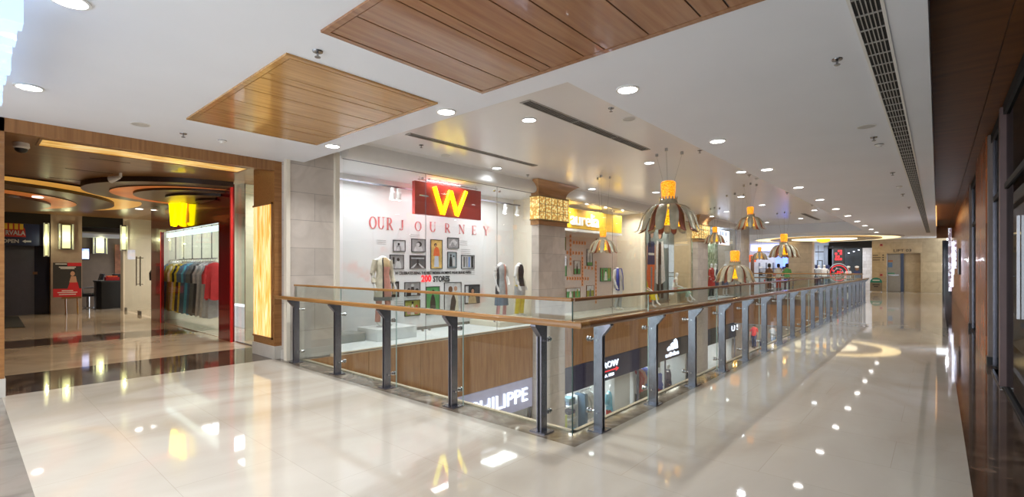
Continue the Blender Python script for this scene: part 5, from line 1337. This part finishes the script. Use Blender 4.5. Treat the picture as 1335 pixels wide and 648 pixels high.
def garment_hung(x, y, ztop, L, c, lab, grp, thin=.07, wide=.20, axis='x', sleeve=True, name='hanging_garment'):
    """shirt or tunic on a hanger; the rail runs along axis"""
    t = thing(name, lab, 'clothes', (x, y, ztop - L), 0 if axis == 'x' else PI / 2, grp)
    n = 22; vs = []; rg = [(L, .02, .04), (L - .05, thin * .6, wide * .75), (L - .12, thin * .8, wide * .95), (L - .35, thin * .95, wide * .9), (L * .45, thin * 1.1, wide * .95), (0.0, thin * 1.5, wide * 1.08)]
    b = MB(); ph = random.random() * 6
    for i, (z, rx, ry) in enumerate(rg):
        for k in range(n):
            a = 2 * PI * k / n; w_ = 1 + .16 * math.sin(a * 7 + ph) * (i / 5)
            b.v.append((rx * math.cos(a) * w_, ry * math.sin(a) * w_, z + (.03 * math.sin(a * 3 + ph) if i == 5 else 0)))
    for i in range(5):
        for k in range(n): b.f.append((i * n + k, i * n + (k + 1) % n, (i + 1) * n + (k + 1) % n, (i + 1) * n + k)); b.m.append(0)
    b.f.append(tuple(range(n))); b.m.append(0)
    b.build('cloth', c, t, False, smooth=True)
    if sleeve:
        for s in (-1, 1): MB().tube([(0, s * wide * .85, L - .09), (.01, s * (wide + .05), L - .30), (.02 * s, s * (wide + .04), L - .52)], [.045, .05, .045], 10).build('sleeve', c, t, False, smooth=True)
    MB().tube([(0, -wide * .8, L - .03), (0, 0, L + .04), (0, wide * .8, L - .03)], .007, 6).build('hanger', 'steel_light', t, False)
    MB().tube([(0, 0, L + .04), (0, 0, L + .09), (.02, 0, L + .105), (.03, 0, L + .085)], .005, 6).build('hook', 'steel_light', t, False)
    return t
def rail_frame(x0, y0, x1, y1, z, zf, lab):
    t = thing('clothes_rail', lab, 'clothes rail', (x0, y0, zf))
    MB().tube([(x0, y0, z), (x1, y1, z)], .014, 8).build('bar', 'steel_light', t)
    for x, y in ((x0, y0), (x1, y1)): MB().tube([(x, y, zf), (x, y, z)], .014, 8).build('upright', 'steel_light', t)
    return t
rail_frame(-8.6, 13.15, -8.6, 13.75, -2.42, -4.2, 'short rail of white shirts in the lower navy-band shop')
for k in range(3): garment_hung(-8.6, 13.25 + k * .18, -2.5, .85, 'c_white', 'white shirt on the short rail in the lower navy-band shop', 'white shirts on the lower rail', axis='y')
rail_frame(-8.55, 16.3, -8.55, 18.1, -2.25, -4.2, 'rail of red and blue sportswear in the lower sports shop')
for k, c in enumerate(('c_white', 'c_red', 'c_red', 'c_salmon', 'c_royal', 'c_royal', 'c_white')):
    nm = dict(c_white='white', c_red='red', c_salmon='coral', c_royal='blue')[c]
    garment_hung(-8.55, 16.5 + k * .22, -2.33, .8, c, nm + ' sports shirt on the lower shop rail, %s from its near end' % ORD[k if k else 0], 'sportswear on the lower rail', axis='y')
def dB(a, c):
    def f_(t, J):
        garment(t, 'jacket', [(.86, .19, .15, 0), (1.12, .17, .125, 0), (1.28, .19, .13, 0), (1.42, .17, .11, .005), (1.5, .09, .08, 0)], [a]); sleeves(t, J, a, 'wr', .07); leggings(t, J, c, .09)
    return f_
mannequin((-8.4, at(796, 500, x=-8.4).y, -4.2), PI / 2, 'white mannequin in pale blue shirt in the lower navy-band shop', dB('c_aqua', 'c_red'), True, hands=False, S=1.02)
mannequin((-8.45, 18.6, -4.2), PI / 2, 'mannequin in blue jacket with red in the lower sports shop window', dB('c_royal', 'c_red'), True, hands=False)
mannequin((-8.45, 19.5, -4.2), PI / 2 + .4, 'mannequin in navy tracksuit in the lower sports shop window', dB('c_navy', 'c_navy'), True, hands=False)
tag(MB().box(-9.35, 16.2, -4.2, -9.25, 20.5, -2.0).build('back_panel', plain('olive_dark_panel', (.05, .055, .03), .5, var=.4, scale=2)), 'dark olive panel behind the lower sports shop mannequins', 'panel')
tag(MB().box(-8.35, 14.6, -4.2, -8.2, 15.7, -2.1).build('white_partition', 'shop_white', bevel=.01), 'tall white partition inside the lower navy-band shop', 'partition')
tag(MB().box(-8.7, 12.95, -4.2, -8.3, 13.1, -2.45).build('blue_carton', 'c_denim', bevel=.02), 'blue display box beside the folded shirts in the lower shop', 'box')
tag(MB().box(-8.15, 11.15, -4.2, -8.12, 11.7, -2.75).build('poster_stand', plain('lime_poster', (.62, .66, .12), .5)), 'lime yellow poster inside the lower shop beside the pillar', 'poster')
mannequin((-8.4, 26.3, -4.2), PI / 2, 'mannequin in a long red printed dress at the far lower shop', kurta(['c_red', 'c_white'], .25, pick=lambda a, i: int(a * 28) % 2 * (i % 2)), True, hands=False, S=1.05)
for (u, v), lab, s_, tr in (((983, 440), 'person in a red shirt walking on the lower floor', 'c_red', 'c_navy'), ((996, 438), 'person in dark clothes on the lower floor, seen between posts', 'c_navy', 'c_navy'), ((1008, 437), 'person in blue jeans on the lower floor, right of the others', 'c_grey', 'c_denim')):
    p = at(u, v, z=-4.2); k = min(1, 37.5 / p.y); p = Vector((p.x * k, p.y * k, -4.2))
    person((p.x, p.y, -4.2), random.random() * 5, lab, s_, tr, 'walk')
for x, y in ((-6, 33), (-9, 36), (-4, 30)): area('lower_lamp', (x, y, -1.45), 0, 90, (1, .95, .9), 2.8, size=(1, 1))
# ================================================================ LOBBY (LEFT)
# red lacquer shop front along y = 3.72
RY_ = 3.72
def rx(u): return at(u, 348, y=RY_).x
xa, xb, ga, gb = rx(197), rx(301), rx(210), rx(285)
t = thing('storefront', 'red lacquered shop front with a glass display window in the lobby', 'shop front', ((xa + xb) / 2, RY_ + .1, 0))
MB().box(xa, RY_, 0, ga, RY_ + .07, 3.28).build('jamb', 'red_gloss', t)
MB().box(gb, RY_, 0, xb, RY_ + .07, 3.28).build('jamb', 'red_gloss', t)
MB().box(ga, RY_, 2.52, gb, RY_ + .07, 3.28).build('header', 'red_gloss', t)
MB().box(xb, RY_ - .02, 0, xb + .05, RY_ + .02, 3.22).build('edge_trim', plain('bright_red_edge', (.6, .015, .015), .3, emit=.15), t)
MB().box(ga - .03, RY_ - .015, 0, ga, RY_, 2.54).build('edge_trim', MATS['bright_red_edge'], t)
MB().box(ga, RY_ + .08, .02, gb, RY_ + .09, 2.52).build('glass_pane', 'shop_glass', t)
MB().box(ga, RY_ + .12, 2.38, gb, RY_ + .2, 2.50).build('light_strip', emis('cool_strip', (.80, 1, .96), 1.0), t)
# glowing sign seen at an angle
t = thing('shop_sign', 'glowing yellow letter sign on the red lobby shop front', 'sign', (-14.2, RY_, 2.62))
b = MB(); c0 = rx(238)
for a, c, e in ((-.55, -.38, 0), (-.20, -.32, 1), (.12, .0, 0), (.28, .50, 1)):
    pass
zt, zb_ = 3.22, 2.62
for p, q in (((-.50, zt), (-.34, zb_)), ((-.34, zb_), (-.04, zt)), ((-.04, zt), (.30, zb_)), ((.30, zb_), (.46, zt))):
    b.tube([(c0 + p[0], RY_ - .10, p[1]), (c0 + q[0], RY_ - .10, q[1])], .075, 8)
b.build('neon_letter', 'neon', t, smooth=True)
MB().box(c0 - .42, RY_ - .04, 2.66, c0 + .4, RY_ - .002, 3.18).build('back_plate', plain('amber_back', (.85, .45, .02), .4, emit=.5), t)
# shop interior
b = MB(); b.box(-17.6, 6.2, 0, -10.9, 6.3, 3.3); b.box(-11.0, 3.98, 0, -10.95, 6.2, 3.3); b.box(-17.2, 3.98, 0, -17.15, 6.2, 3.3); struct(b.build('wall_back', plain('pale_green_wall', (.62, .64, .50), .5)))
b = MB(); b.box(-17.2, 3.8, -.3, -9.66, 6.3, .01); b.box(-9.66, 3.8, -.3, -9.25, 4.4, .01); struct(b.build('floor', 'lobby_floor'))
for x in (-12.4, -14.2, -16): area('shop_lamp', (x, 4.9, 3.2), 0, 40, (.97, .98, 1), 2.8, size=(1, .8))
zr = at(245, 338, y=4.15).z
HRX = [at(u, 340, y=4.15).x for u in (206, 283)]
t = thing('clothes_rail', 'long ceiling-hung clothes rail in the red shop window', 'clothes rail', (HRX[0], 4.15, zr))
MB().tube([(HRX[0], 4.15, zr), (HRX[1], 4.15, zr)], .016, 8).build('bar', 'steel_light', t)
for k in range(7):
    x = HRX[0] + (HRX[1] - HRX[0]) * (k + .5) / 7; MB().tube([(x, 4.15, zr), (x, 4.15, 3.25)], .012, 6).build('hanging_rod', 'steel', t)
GL = [('c_black', 'black'), ('c_black', 'black'), ('c_lightgrey', 'pale grey'), ('c_mint', 'mint'), ('c_teal', 'dark teal'), ('c_teal', 'dark teal'), ('c_olive', 'olive'), ('c_olive', 'olive green'), ('c_cream', 'cream'),
      ('c_yellow', 'yellow'), ('c_black', 'black'), ('c_yellow', 'bright yellow'), ('c_denim', 'denim blue'), ('c_denim', 'blue'), ('c_aqua', 'pale blue'), ('c_denim', 'indigo'), ('c_grey', 'grey'), ('c_grey', 'slate grey'), ('c_charcoal', 'charcoal'),
      ('c_white', 'white'), ('c_lightgrey', 'silver grey'), ('c_white', 'white'), ('c_lightgrey', 'light grey'), ('c_red', 'red')]
for k, (c, nm) in enumerate(GL):
    u = 208 + (282 - 208) * (k + .5) / len(GL); x = at(u, 340, y=4.15).x
    L = (1.35, 1.2, 1.3, 1.15, 1.4)[k % 5] if c != 'c_red' else .75
    L = min(L + .15, zr - .42)
    pos = 'left' if k < 8 else ('middle' if k < 16 else 'right')
    garment_hung(x, 4.15, zr - .10, L, c, '%s garment on the lobby clothes rail, %d%s hanger from its left end' % (nm, k + 1, 'st' if k in (0, 20) else 'nd' if k in (1, 21) else 'rd' if k in (2, 22) else 'th'), 'garments on the lobby rail', thin=.075, wide=.20)
# shelf with folded stock behind
t = thing('shelf_unit', 'grey shelf of folded clothes behind the lobby clothes rail', 'shelf', (-13, 6.0, 0))
for z in (.5, 1.2, 1.75, 2.15): MB().box(-15.4, 5.7, z, -11.4, 6.15, z + .04).build('shelf', 'steel', t)
for x in (-15.4, -13.4, -11.44): MB().box(x, 5.7, 0, x + .04, 6.15, 2.5).build('upright', 'steel', t)
pr = {}
for z in (1.24, 1.79):
    for j in range(10):
        for k in range(3):
            c = ('c_lightgrey', 'c_grey', 'c_white', 'c_denim')[(j + k) % 4]; loc = (-15.1 + j * .38, 5.9, z + k * .07)
            if c not in pr: pr[c] = tag(MB().box(loc[0] - .15, 5.75, loc[2], loc[0] + .15, 6.05, loc[2] + .065).build('folded_garment', c, bevel=.012), 'folded garment stacked on the grey shelf behind the lobby rail', 'clothes', 'folded stock in the red shop')
            else: q = pr[c].copy(); COL.objects.link(q); q.location = (loc[0], 5.9, loc[2])
M['frost'] = plain('frosted_band', (.80, .85, .90), .5, emit=.3)
tag(MB().box(-14.6, 4.75, .01, -11.8, 5.1, .55).build('display_bench', 'frost', bevel=.01), 'long frosted white bench under the hanging clothes', 'bench')
# corner glass shop front between the red frame and the timber column
b = MB(); b.box(-10.9, 5.2, 0, -9.66, 5.3, 3.28); b.box(-9.66, 4.4, 0, -9.61, 5.3, 3.28); b.box(-9.61, 4.36, 0, -9.25, 4.4, 3.28); struct(b.build('wall_left', 'cream'))
tw = bpy.data.objects.new('window_6', None); COL.objects.link(tw); tw.location = (xb, 3.85, 0); tw['kind'] = 'structure'
MB().box(xb + .06, 3.80, .02, -9.3, 3.81, 3.26).build('pane', 'shop_glass', tw); MB().box(xb + .06, 3.79, 0, -9.3, 3.82, .02).build('window_frame', 'steel', tw)
b = MB(); b.box(-10.9, 5.0, .01, -9.67, 5.2, .22); struct(b.build('baseboard_left', 'grey_marble'))
tag(MB().box(-10.6, 4.1, .01, -9.75, 4.8, .42).build('display_plinth', 'shop_white', bevel=.01), 'low white plinth behind the corner glass beside the amber panel', 'plinth')
t = thing('mannequin', 'white mannequin feet standing on the low plinth behind the amber panel', 'mannequin', (-10.0, 4.4, .42))
for s in (-1, 1): MB().tube([(-10 + s * .1, 4.4, .44), (-10 + s * .1, 4.38, .47), (-10 + s * .1, 4.42, .56), (-10 + s * .1, 4.43, .9)], [.03, .04, .035, .05], 10).build('foot', 'mannequin', t, smooth=True)
area('shop_lamp', (-10.2, 4.6, 3.2), 0, 30, (1, .95, .88), 2.8, size=(.6, .6))
t = dup(dl0, (-9.75, 3.9, ZB), label='bright downlight beside the top of the cream corner glass'); 

# ceiling discs
M['disc_brown'] = plain('disc_brown', (.22, .14, .07), .35); M['disc_tan'] = plain('disc_tan', (.30, .18, .08), .35); M['disc_dark'] = plain('disc_dark', (.035, .018, .012), .4)
M['orange_cove_glow'] = ramped('orange_cove_light', 'noise', [(.3, (.55, .13, .03)), (.7, (.75, .25, .05))], tex=1, emit=.3)  # flat discs glow orange to imitate the lit inner wall of a cove
M['gold_cove_glow'] = ramped('gold_cove_light', 'noise', [(.3, (.70, .33, .05)), (.7, (.85, .45, .09))], tex=1, emit=.45)  # disc glows gold to imitate light on the outer step
def disc_set(cx, cy, R, lab, layers, ymax=99):
    """stack of discs under the ceiling: (radius, shift x, shift y, top, bottom, face material, part name)"""
    t = thing('ceiling_disc', lab, 'ceiling feature', (cx, cy, ZB - .3))
    for r, sx, sy, z1, z0, mat, nm in layers:
        P = []
        for k in range(96):
            a = 2 * PI * k / 96; P.append((cx + (sx + r * math.cos(a)) * R, min(ymax, cy + (sy + r * math.sin(a)) * R)))
        b = MB(); n = len(P)
        vs = [(p[0], p[1], ZB + z0) for p in P] + [(p[0], p[1], ZB + z1) for p in P]
        b.add(vs, [(i, (i + 1) % n, n + (i + 1) % n, n + i) for i in range(n)], 1); b.f.append(tuple(range(n))); b.m.append(0); b.f.append(tuple(range(n, 2 * n))); b.m.append(0)
        b.build(nm, [mat, 'disc_dark'], t)
    return t
disc_set(-13.1, 3.9, 2.25, 'stepped dark disc ceiling feature above the red shop front', [(1, 0, 0, 0, -.10, 'disc_brown', 'outer_disc'), (.80, .03, 0, -.10, -.12, 'orange_cove_glow', 'orange_glow_disc'), (.66, .13, .02, -.12, -.17, 'disc_brown', 'middle_disc'),
    (.46, .22, .05, -.17, -.22, 'disc_tan', 'inner_disc'), (.28, .30, .1, -.22, -.27, 'disc_brown', 'centre_disc')], RY_ - .005)
disc_set(-17.0, -.6, 3.95, 'wide stepped ceiling feature with golden lit edge at far left', [(1.0, 0, 0, 0, -.03, 'gold_cove_glow', 'gold_glow_disc'), (.90, -.04, -.04, -.03, -.10, 'disc_brown', 'outer_disc'), (.72, -.05, -.05, -.10, -.12, 'orange_cove_glow', 'orange_glow_disc'),
    (.62, -.09, -.07, -.12, -.18, 'disc_brown', 'middle_disc'), (.42, -.1, -.1, -.18, -.23, 'disc_tan', 'inner_disc'), (.26, -.1, -.1, -.23, -.28, 'disc_dark', 'centre_disc')])
for (x, y), lab in (((-15.6, 1.2), 'warm downlight inside the wide stepped lobby ceiling feature'), ((-18.6, 2.9), 'faint downlight near the stone pilaster in the lobby'), ((-17.9, 3.55), 'downlight above the lobby glass doors')):
    dup(dl0, (x, y, ZB - (.125 if x > -16 and y < 2 else 0)), label=lab)
for x, y, p in ((-12, 1.5, 13), (-15.5, 1.6, 9), (-19.0, 3.0, 10), (-10.2, 2.3, 9), (-20.5, 2.3, 6)): area('lobby_lamp', (x, y, ZB - .32), .1, p, (1, .78, .5))
t = thing('cctv_camera', 'white dome camera on the timber lobby ceiling, upper left', 'camera', (-9.7, .58, ZB - .1))
MB().lathe([(.0, .1), (.085, .1), (.09, .04), (.07, .02)], (-9.7, .58, ZB - .1), 20).build('housing', 'white_plastic', t, smooth=True)
MB().lathe([(.07, .02), (.065, -.01), (.04, -.035), (.0, -.045)], (-9.7, .58, ZB - .1), 20).build('dome', 'black', t, smooth=True)
t = thing('access_point', 'white tilted spotlight bracket on the lobby timber ceiling', 'ceiling device', (-11.5, 1.9, ZB - .15))
MB().tube([(-11.4, 1.98, ZB), (-11.4, 1.98, ZB - .08)], .025, 10).build('bracket', 'white_plastic', t); MB().tube([(-11.42, 1.97, ZB - .08), (-11.55, 1.86, ZB - .12)], [.03, .07], 16).build('head', 'white_plastic', t)

# far lobby wall (x = -22)
FXW = -22.0
def fy(u, x=FXW): return at(u, 348, x=x).y
b = MB(); b.box(FXW - .4, fy(66), 0, FXW, fy(107), ZB); struct(b.build('wall_left', plain('warm_pilaster', (.42, .32, .25), .4)))
b = MB(); b.box(FXW - .5, -3, 2.95, FXW - .05, 4.3, ZB, 0); struct(b.build('trim_12', 'black'))
t = thing('door', 'wide blue-grey shutter door beneath the dark banner in the lobby', 'door', (FXW - .3, 1.0, 0))
MB().box(FXW - .35, -1.5, 0, FXW - .3, fy(46), 2.3).build('leaf', plain('blue_grey_door', (.075, .08, .12), .35), t)
MB().box(FXW - .35, fy(46), 0, FXW - .32, fy(66), 2.3).build('side_glass', plain('navy_glass', (.02, .025, .06), .15), t)
MB().box(FXW - .31, fy(44), 1.32, FXW - .27, fy(50), 1.4).build('lock_plate', 'c_brown', t)
t = thing('banner', 'dark blue banner with red awning mark, partial shop name and OPEN with arrow', 'banner', (FXW - .1, 1.2, 2.25))
zb0 = 2.25
MB().box(FXW - .12, -.2, zb0, FXW - .08, fy(65), 2.98).build('panel', plain('banner_blue', (.012, .02, .075), .5), t)
ya, yb = fy(5), fy(34)
b = MB(); b.prism([(ya - .2, 2.52), (yb + .0, 2.52), (yb - .02, 2.78), (yb - .12, 2.95), (ya - .2, 2.95)], 'x', FXW - .085, FXW - .075); b.build('awning_mark', plain('awning_red', (.45, .03, .03), .5), t)
b = MB()
for k in range(4): y = ya + (yb - ya) * (.0 + .24 * k); b.box(FXW - .078, y, 2.76, FXW - .07, y + .08, 2.94)
b.build('awning_stripe', plain('awning_yellow', (.75, .50, .05), .5), t)
b = MB(); text_on(b, 'RVALA', (FXW - .068, (fy(7) + fy(33)) / 2, 2.58), (0, 1, 0), .14, .01, fy(33) - fy(7), bold=.03); b.build('lettering', plain('pale_letters', (.5, .5, .55), .5), t)
b = MB(); text_on(b, 'OPEN', (FXW - .068, (fy(3) + fy(25)) / 2, 2.33), (0, 1, 0), .11, .01, fy(25) - fy(3), bold=.03)
b.build('lettering', MATS['pale_letters'], t)
y0, y1 = fy(29), fy(41); b = MB(); b.prism([(y0, 2.385), (y0 + .08, 2.44), (y0 + .08, 2.41), (y1, 2.41), (y1, 2.36), (y0 + .08, 2.36), (y0 + .08, 2.33)], 'x', FXW - .075, FXW - .065); b.build('arrow', MATS['pale_letters'], t)
def crystal_sconce(y, z0, z1, w, lab, x=FXW):
    t = thing('wall_sconce', lab, 'wall lamp', (x + .05, y, z0))
    MB().box(x + .002, y - w / 2, z0, x + .05, y + w / 2, z1).build('back_plate', 'steel', t)
    MB().box(x + .05, y - w / 4, z0 + .04, x + .08, y + w / 4, z1 - .04).build('glow_panel', emis('sconce_glow', (.85, .85, .45), .6), t)
    for s in (-1, 1): MB().tube([(x + .09, y + s * w * .42, z0), (x + .09, y + s * w * .42, z1)], .022, 8).build('glass_rod', plain('sconce_rod', (.55, .55, .38), .1, emit=.2), t)
    l = bpy.data.lights.new('sconce_bulb', 'POINT'); l.energy = 4; l.color = (.95, .95, .6); l.shadow_soft_size = .02
    o = bpy.data.objects.new('sconce_bulb', l); o.location = (x + .25, y, (z0 + z1) / 2); COL.objects.link(o)
crystal_sconce(fy(86), 2.15, 3.0, .40, 'glowing crystal sconce on the stone pilaster above the red poster')
crystal_sconce(fy(161), 2.15, 3.05, .22, 'crystal sconce beside the lobby glass doors')
crystal_sconce(fy(60), 1.9, 3.0, .12, 'narrow crystal sconce at the edge of the dark banner')
crystal_sconce(fy(130, -25.9), 2.1, 2.95, .5, 'dim sconce on the rear wall of the salon', x=-25.88)
# poster on easel
t = thing('poster_easel', 'red and black poster on a small wooden easel before the pilaster', 'sign', (-21.5, 2.3, 0))
x = -21.45; y0, y1 = fy(69, x), fy(106, x); z0, z1 = at(87, 387, x=x).z, at(87, 342.5, x=x).z
b = MB(); b.box(x, y0, z0, x + .03, y1, z1, 0); D = x + .032
W = y1 - y0; H_ = z1 - z0
b.box(D - .003, y0, z0, D, y1, z0 + H_ * .24, 1); b.box(D - .003, y0 + W * .5, z1 - H_ * .10, D, y1, z1, 1)
def pp(pts, mi, d): b.add([(D + d, y0 + W * a, z0 + H_ * c) for a, c in pts], [tuple(range(len(pts)))], mi)
pp([(.50, .24), (.92, .24), (.86, .42), (.78, .50), (.60, .46)], 1, .001); pp([(.56, .42), (.84, .42), (.80, .60), (.62, .60)], 2, .002); pp(ell(.68, .68, .08, .07), 2, .003); pp(ell(.69, .73, .10, .06), 3, .0025)
for (a, c, w_) in ((.08, .95, .4), (.2, .86, .6), (.25, .82, .5), (.3, .17, .4), (.15, .12, .7), (.2, .06, .6)): pp([(a, c), (a + w_, c), (a + w_, c + .022), (a, c + .022)], 4, .001)
b.build('poster', ['ink', plain('poster_red', (.55, .02, .03), .4), 'skin', 'hair', 'white_plastic'], t)
b = MB()
for yy in (y0 + .3, y1 - .1): b = MB(); b.tube([(x - .02, yy, z0 + .05), (x + .12, yy, 0)], .022, 6); b.build('leg', 'rail_wood', t)
MB().box(x - .02, y0 + .2, z0 - .06, x + .06, y1, z0).build('ledge', 'rail_wood', t)
MB().tube([(x - .03, (y0 + y1) / 2, z1 - .2), (x - .35, (y0 + y1) / 2, 0)], .022, 6).build('leg', 'rail_wood', t)
# door mat
p = [at(u, v, z=0) for u, v in ((2, 428), (33, 427), (24, 413), (2, 413))]
b = MB(); b.prism([(q.x, q.y) for q in p], 'z', .0, .015); tag(b.build('door_mat', 'blackm'), 'black ribbed door mat on the lobby floor at far left', 'mat')
# salon behind the opening
b = MB(); b.box(-26.0, 2.6, 0, -25.9, 6.4, ZB); struct(b.build('wall_left', plain('salon_panel', (.16, .115, .085), .5)))
b = MB(); b.box(-25.9, 2.6, 2.75, -22.5, 6.4, 2.8); struct(b.build('ceiling', plain('salon_ceiling', (.45, .47, .5), .5)))
b = MB(); b.box(-25.88, 4.3, .9, -25.8, 6.0, 2.5); struct(b.build('trim_13', plain('salon_brick', (.25, .10, .05), .7, var=.3)))
t = thing('television', 'small wall television glowing blue in the salon', 'television', (-24.5, 3.1, 1.75))
tx = -24.6; b0, b1, c0_, c1 = at(107, 378, x=tx), at(117, 378, x=tx), at(107, 383, x=tx).z, at(107, 370, x=tx).z
za = at(110, 339, x=tx).z; zb_ = at(110, 323, x=tx).z
MB().box(tx - .05, fy(104, tx), za, tx, fy(117, tx), zb_).build('frame', 'black', t)
MB().box(tx, fy(105, tx), za + .04, tx + .01, fy(116, tx), zb_ - .04).build('screen', ramped('tv_picture', 'noise', [(.3, (.1, .2, .8)), (.5, (.6, .7, 1)), (.7, (.8, .2, .3))], tex=3, emit=1.2), t)
MB().box(-25.9, fy(110, tx) - .03, (za + zb_) / 2 - .05, tx - .05, fy(110, tx) + .03, (za + zb_) / 2 + .05).build('wall_arm', 'black', t)
t = thing('reception_desk', 'black curved reception desk inside the salon', 'desk', (-23.5, 3.7, 0))
dx = -23.4; yy0, yy1 = fy(127, dx), fy(161, dx)
pts = [(dx - .7, yy0), (dx - .1, yy0 - .02), (dx, yy0 + .12), (dx, yy1), (dx - .7, yy1)]
MB().prism(pts, 'z', 0, 1.0).build('body', 'black', t, smooth=False); MB().prism([(a, c) for a, c in [(dx - .72, yy0 - .03), (dx - .08, yy0 - .05), (dx + .03, yy0 + .1), (dx + .03, yy1), (dx - .72, yy1)]], 'z', 1.0, 1.05).build('desk_top', 'dark', t)
tag(MB().box(dx - .5, yy0 + .5, 1.05, dx - .2, yy0 + .85, 1.30).build('cash_register', 'black', bevel=.02), 'black machine on the salon reception desk', 'machine')
t = thing('display_box', 'red box display on the salon reception desk', 'box', (dx - .4, yy1 - .3, 1.05)); MB().box(dx - .5, yy1 - .5, 1.05, dx - .1, yy1 - .1, 1.18).build('tray', 'c_red', t); MB().box(dx - .45, yy1 - .45, 1.18, dx - .15, yy1 - .15, 1.23).build('lid', 'c_orange', t)
t = thing('barber_chair', 'black reclining salon chair with chrome foot beside the reception desk', 'chair', (-24.7, 3.1, 0))
c = Vector((-24.7, fy(115, -24.7), 0))
MB().lathe([(.0, 0), (.28, 0), (.28, .03), (.05, .06), (.05, .42), (.0, .42)], c, 18).build('pedestal', 'steel_light', t, smooth=True)
MB().box(c.x - .26, c.y - .26, .42, c.x + .26, c.y + .26, .55).build('seat', 'black', t, bevel=.03)
b = MB(); b.prism([(c.y + .18, .52), (c.y + .28, .52), (c.y + .48, 1.3), (c.y + .38, 1.3)], 'x', c.x - .24, c.x + .24); b.build('backrest', 'black', t, bevel=.02)
for s in (-1, 1): MB().tube([(c.x + s * .28, c.y - .2, .55), (c.x + s * .28, c.y - .2, .75), (c.x + s * .28, c.y + .25, .78)], .02, 8).build('armrest', 'steel_light', t)
area('salon_lamp', (-24.0, 4.0, 2.7), .1, 18, (.95, .97, 1))
# glass doors in cream frame, plane y = 3.88
gy = 3.9
def gx(u): return at(u, 348, y=gy).x
b = MB(); b.box(-22.0, 6.4, 0, -17.3, 6.5, ZB); b.box(-22.45, gy, 0, -22.0, 6.4, ZB); struct(b.build('wall_back', 'cream'))
t = bpy.data.objects.new('door_2', None); COL.objects.link(t); t.location = (-19.5, gy, 0); t['kind'] = 'structure'
MB().box(-21.8, gy, .03, -19.8, gy + .012, 3.2).build('leaf', 'shop_glass', t); MB().box(-19.78, gy, .03, -17.3, gy + .012, 3.2).build('leaf', 'shop_glass', t)
for x in (gx(181), gx(186)):
    b = MB(); b.tube([(x, gy - .06, .95), (x, gy - .06, 1.9)], .02, 8)
    for z in (1.0, 1.85): b.tube([(x, gy - .06, z), (x, gy + .02, z)], .014, 6)
    b.build('pull_handle', 'steel_light', t)
for x in (-21.75, -19.85, -19.7): MB().box(x, gy - .01, .0, x + .2, gy + .03, .12).build('patch_fitting', 'chrome', t)
area('lobby_shop_lamp', (-19.8, 5.2, 3.15), 0, 70, (1, .94, .84), 2.8, size=(1.5, .8))
t = thing('accessory_stand', 'white accessory stand with hanging pink and blue pieces behind the lobby glass doors', 'stand', (-17.8, 4.5, 0))
MB().box(-18.2, 4.3, 0, -17.4, 4.8, .14).build('base', 'shop_white', t, bevel=.01); MB().tube([(-17.8, 4.55, .14), (-17.8, 4.55, 1.7)], .02, 8).build('pole', 'steel_light', t)
for k, c in enumerate(('c_pink', 'c_white', 'c_denim', 'c_white')): MB().lathe([(.03, 1.62), (.07, 1.5), (.08, 1.1 - .05 * k), (.03, .95)], (-18.05 + k * .16, 4.55, 0), 12).build('scarf', c, t, smooth=True)
MB().tube([(-18.15, 4.55, 1.65), (-17.45, 4.55, 1.65)], .012, 6).build('bar', 'steel_light', t)

# ================================================================ AMBIENT FILL: WORLD LIGHT LET IN BY THE END LEFT OPEN BEHIND
w = bpy.data.worlds.new('world'); scene.world = w; w.use_nodes = True
w.node_tree.nodes['Background'].inputs['Color'].default_value = (.88, .94, 1, 1)
w.node_tree.nodes['Background'].inputs['Strength'].default_value = 2.3
vs.exposure = 0.36
b = MB(); b.box(-27, -3.1, 0, -8.4, -3.0, ZB); b.box(-27.1, -3.1, 0, -27, 6.5, ZB); b.box(-8.5, -3, 0, -8.4, -.4, ZL)  # unseen walls added to keep the world light out of the lobby
struct(b.build('wall_front', 'portal_wood'))
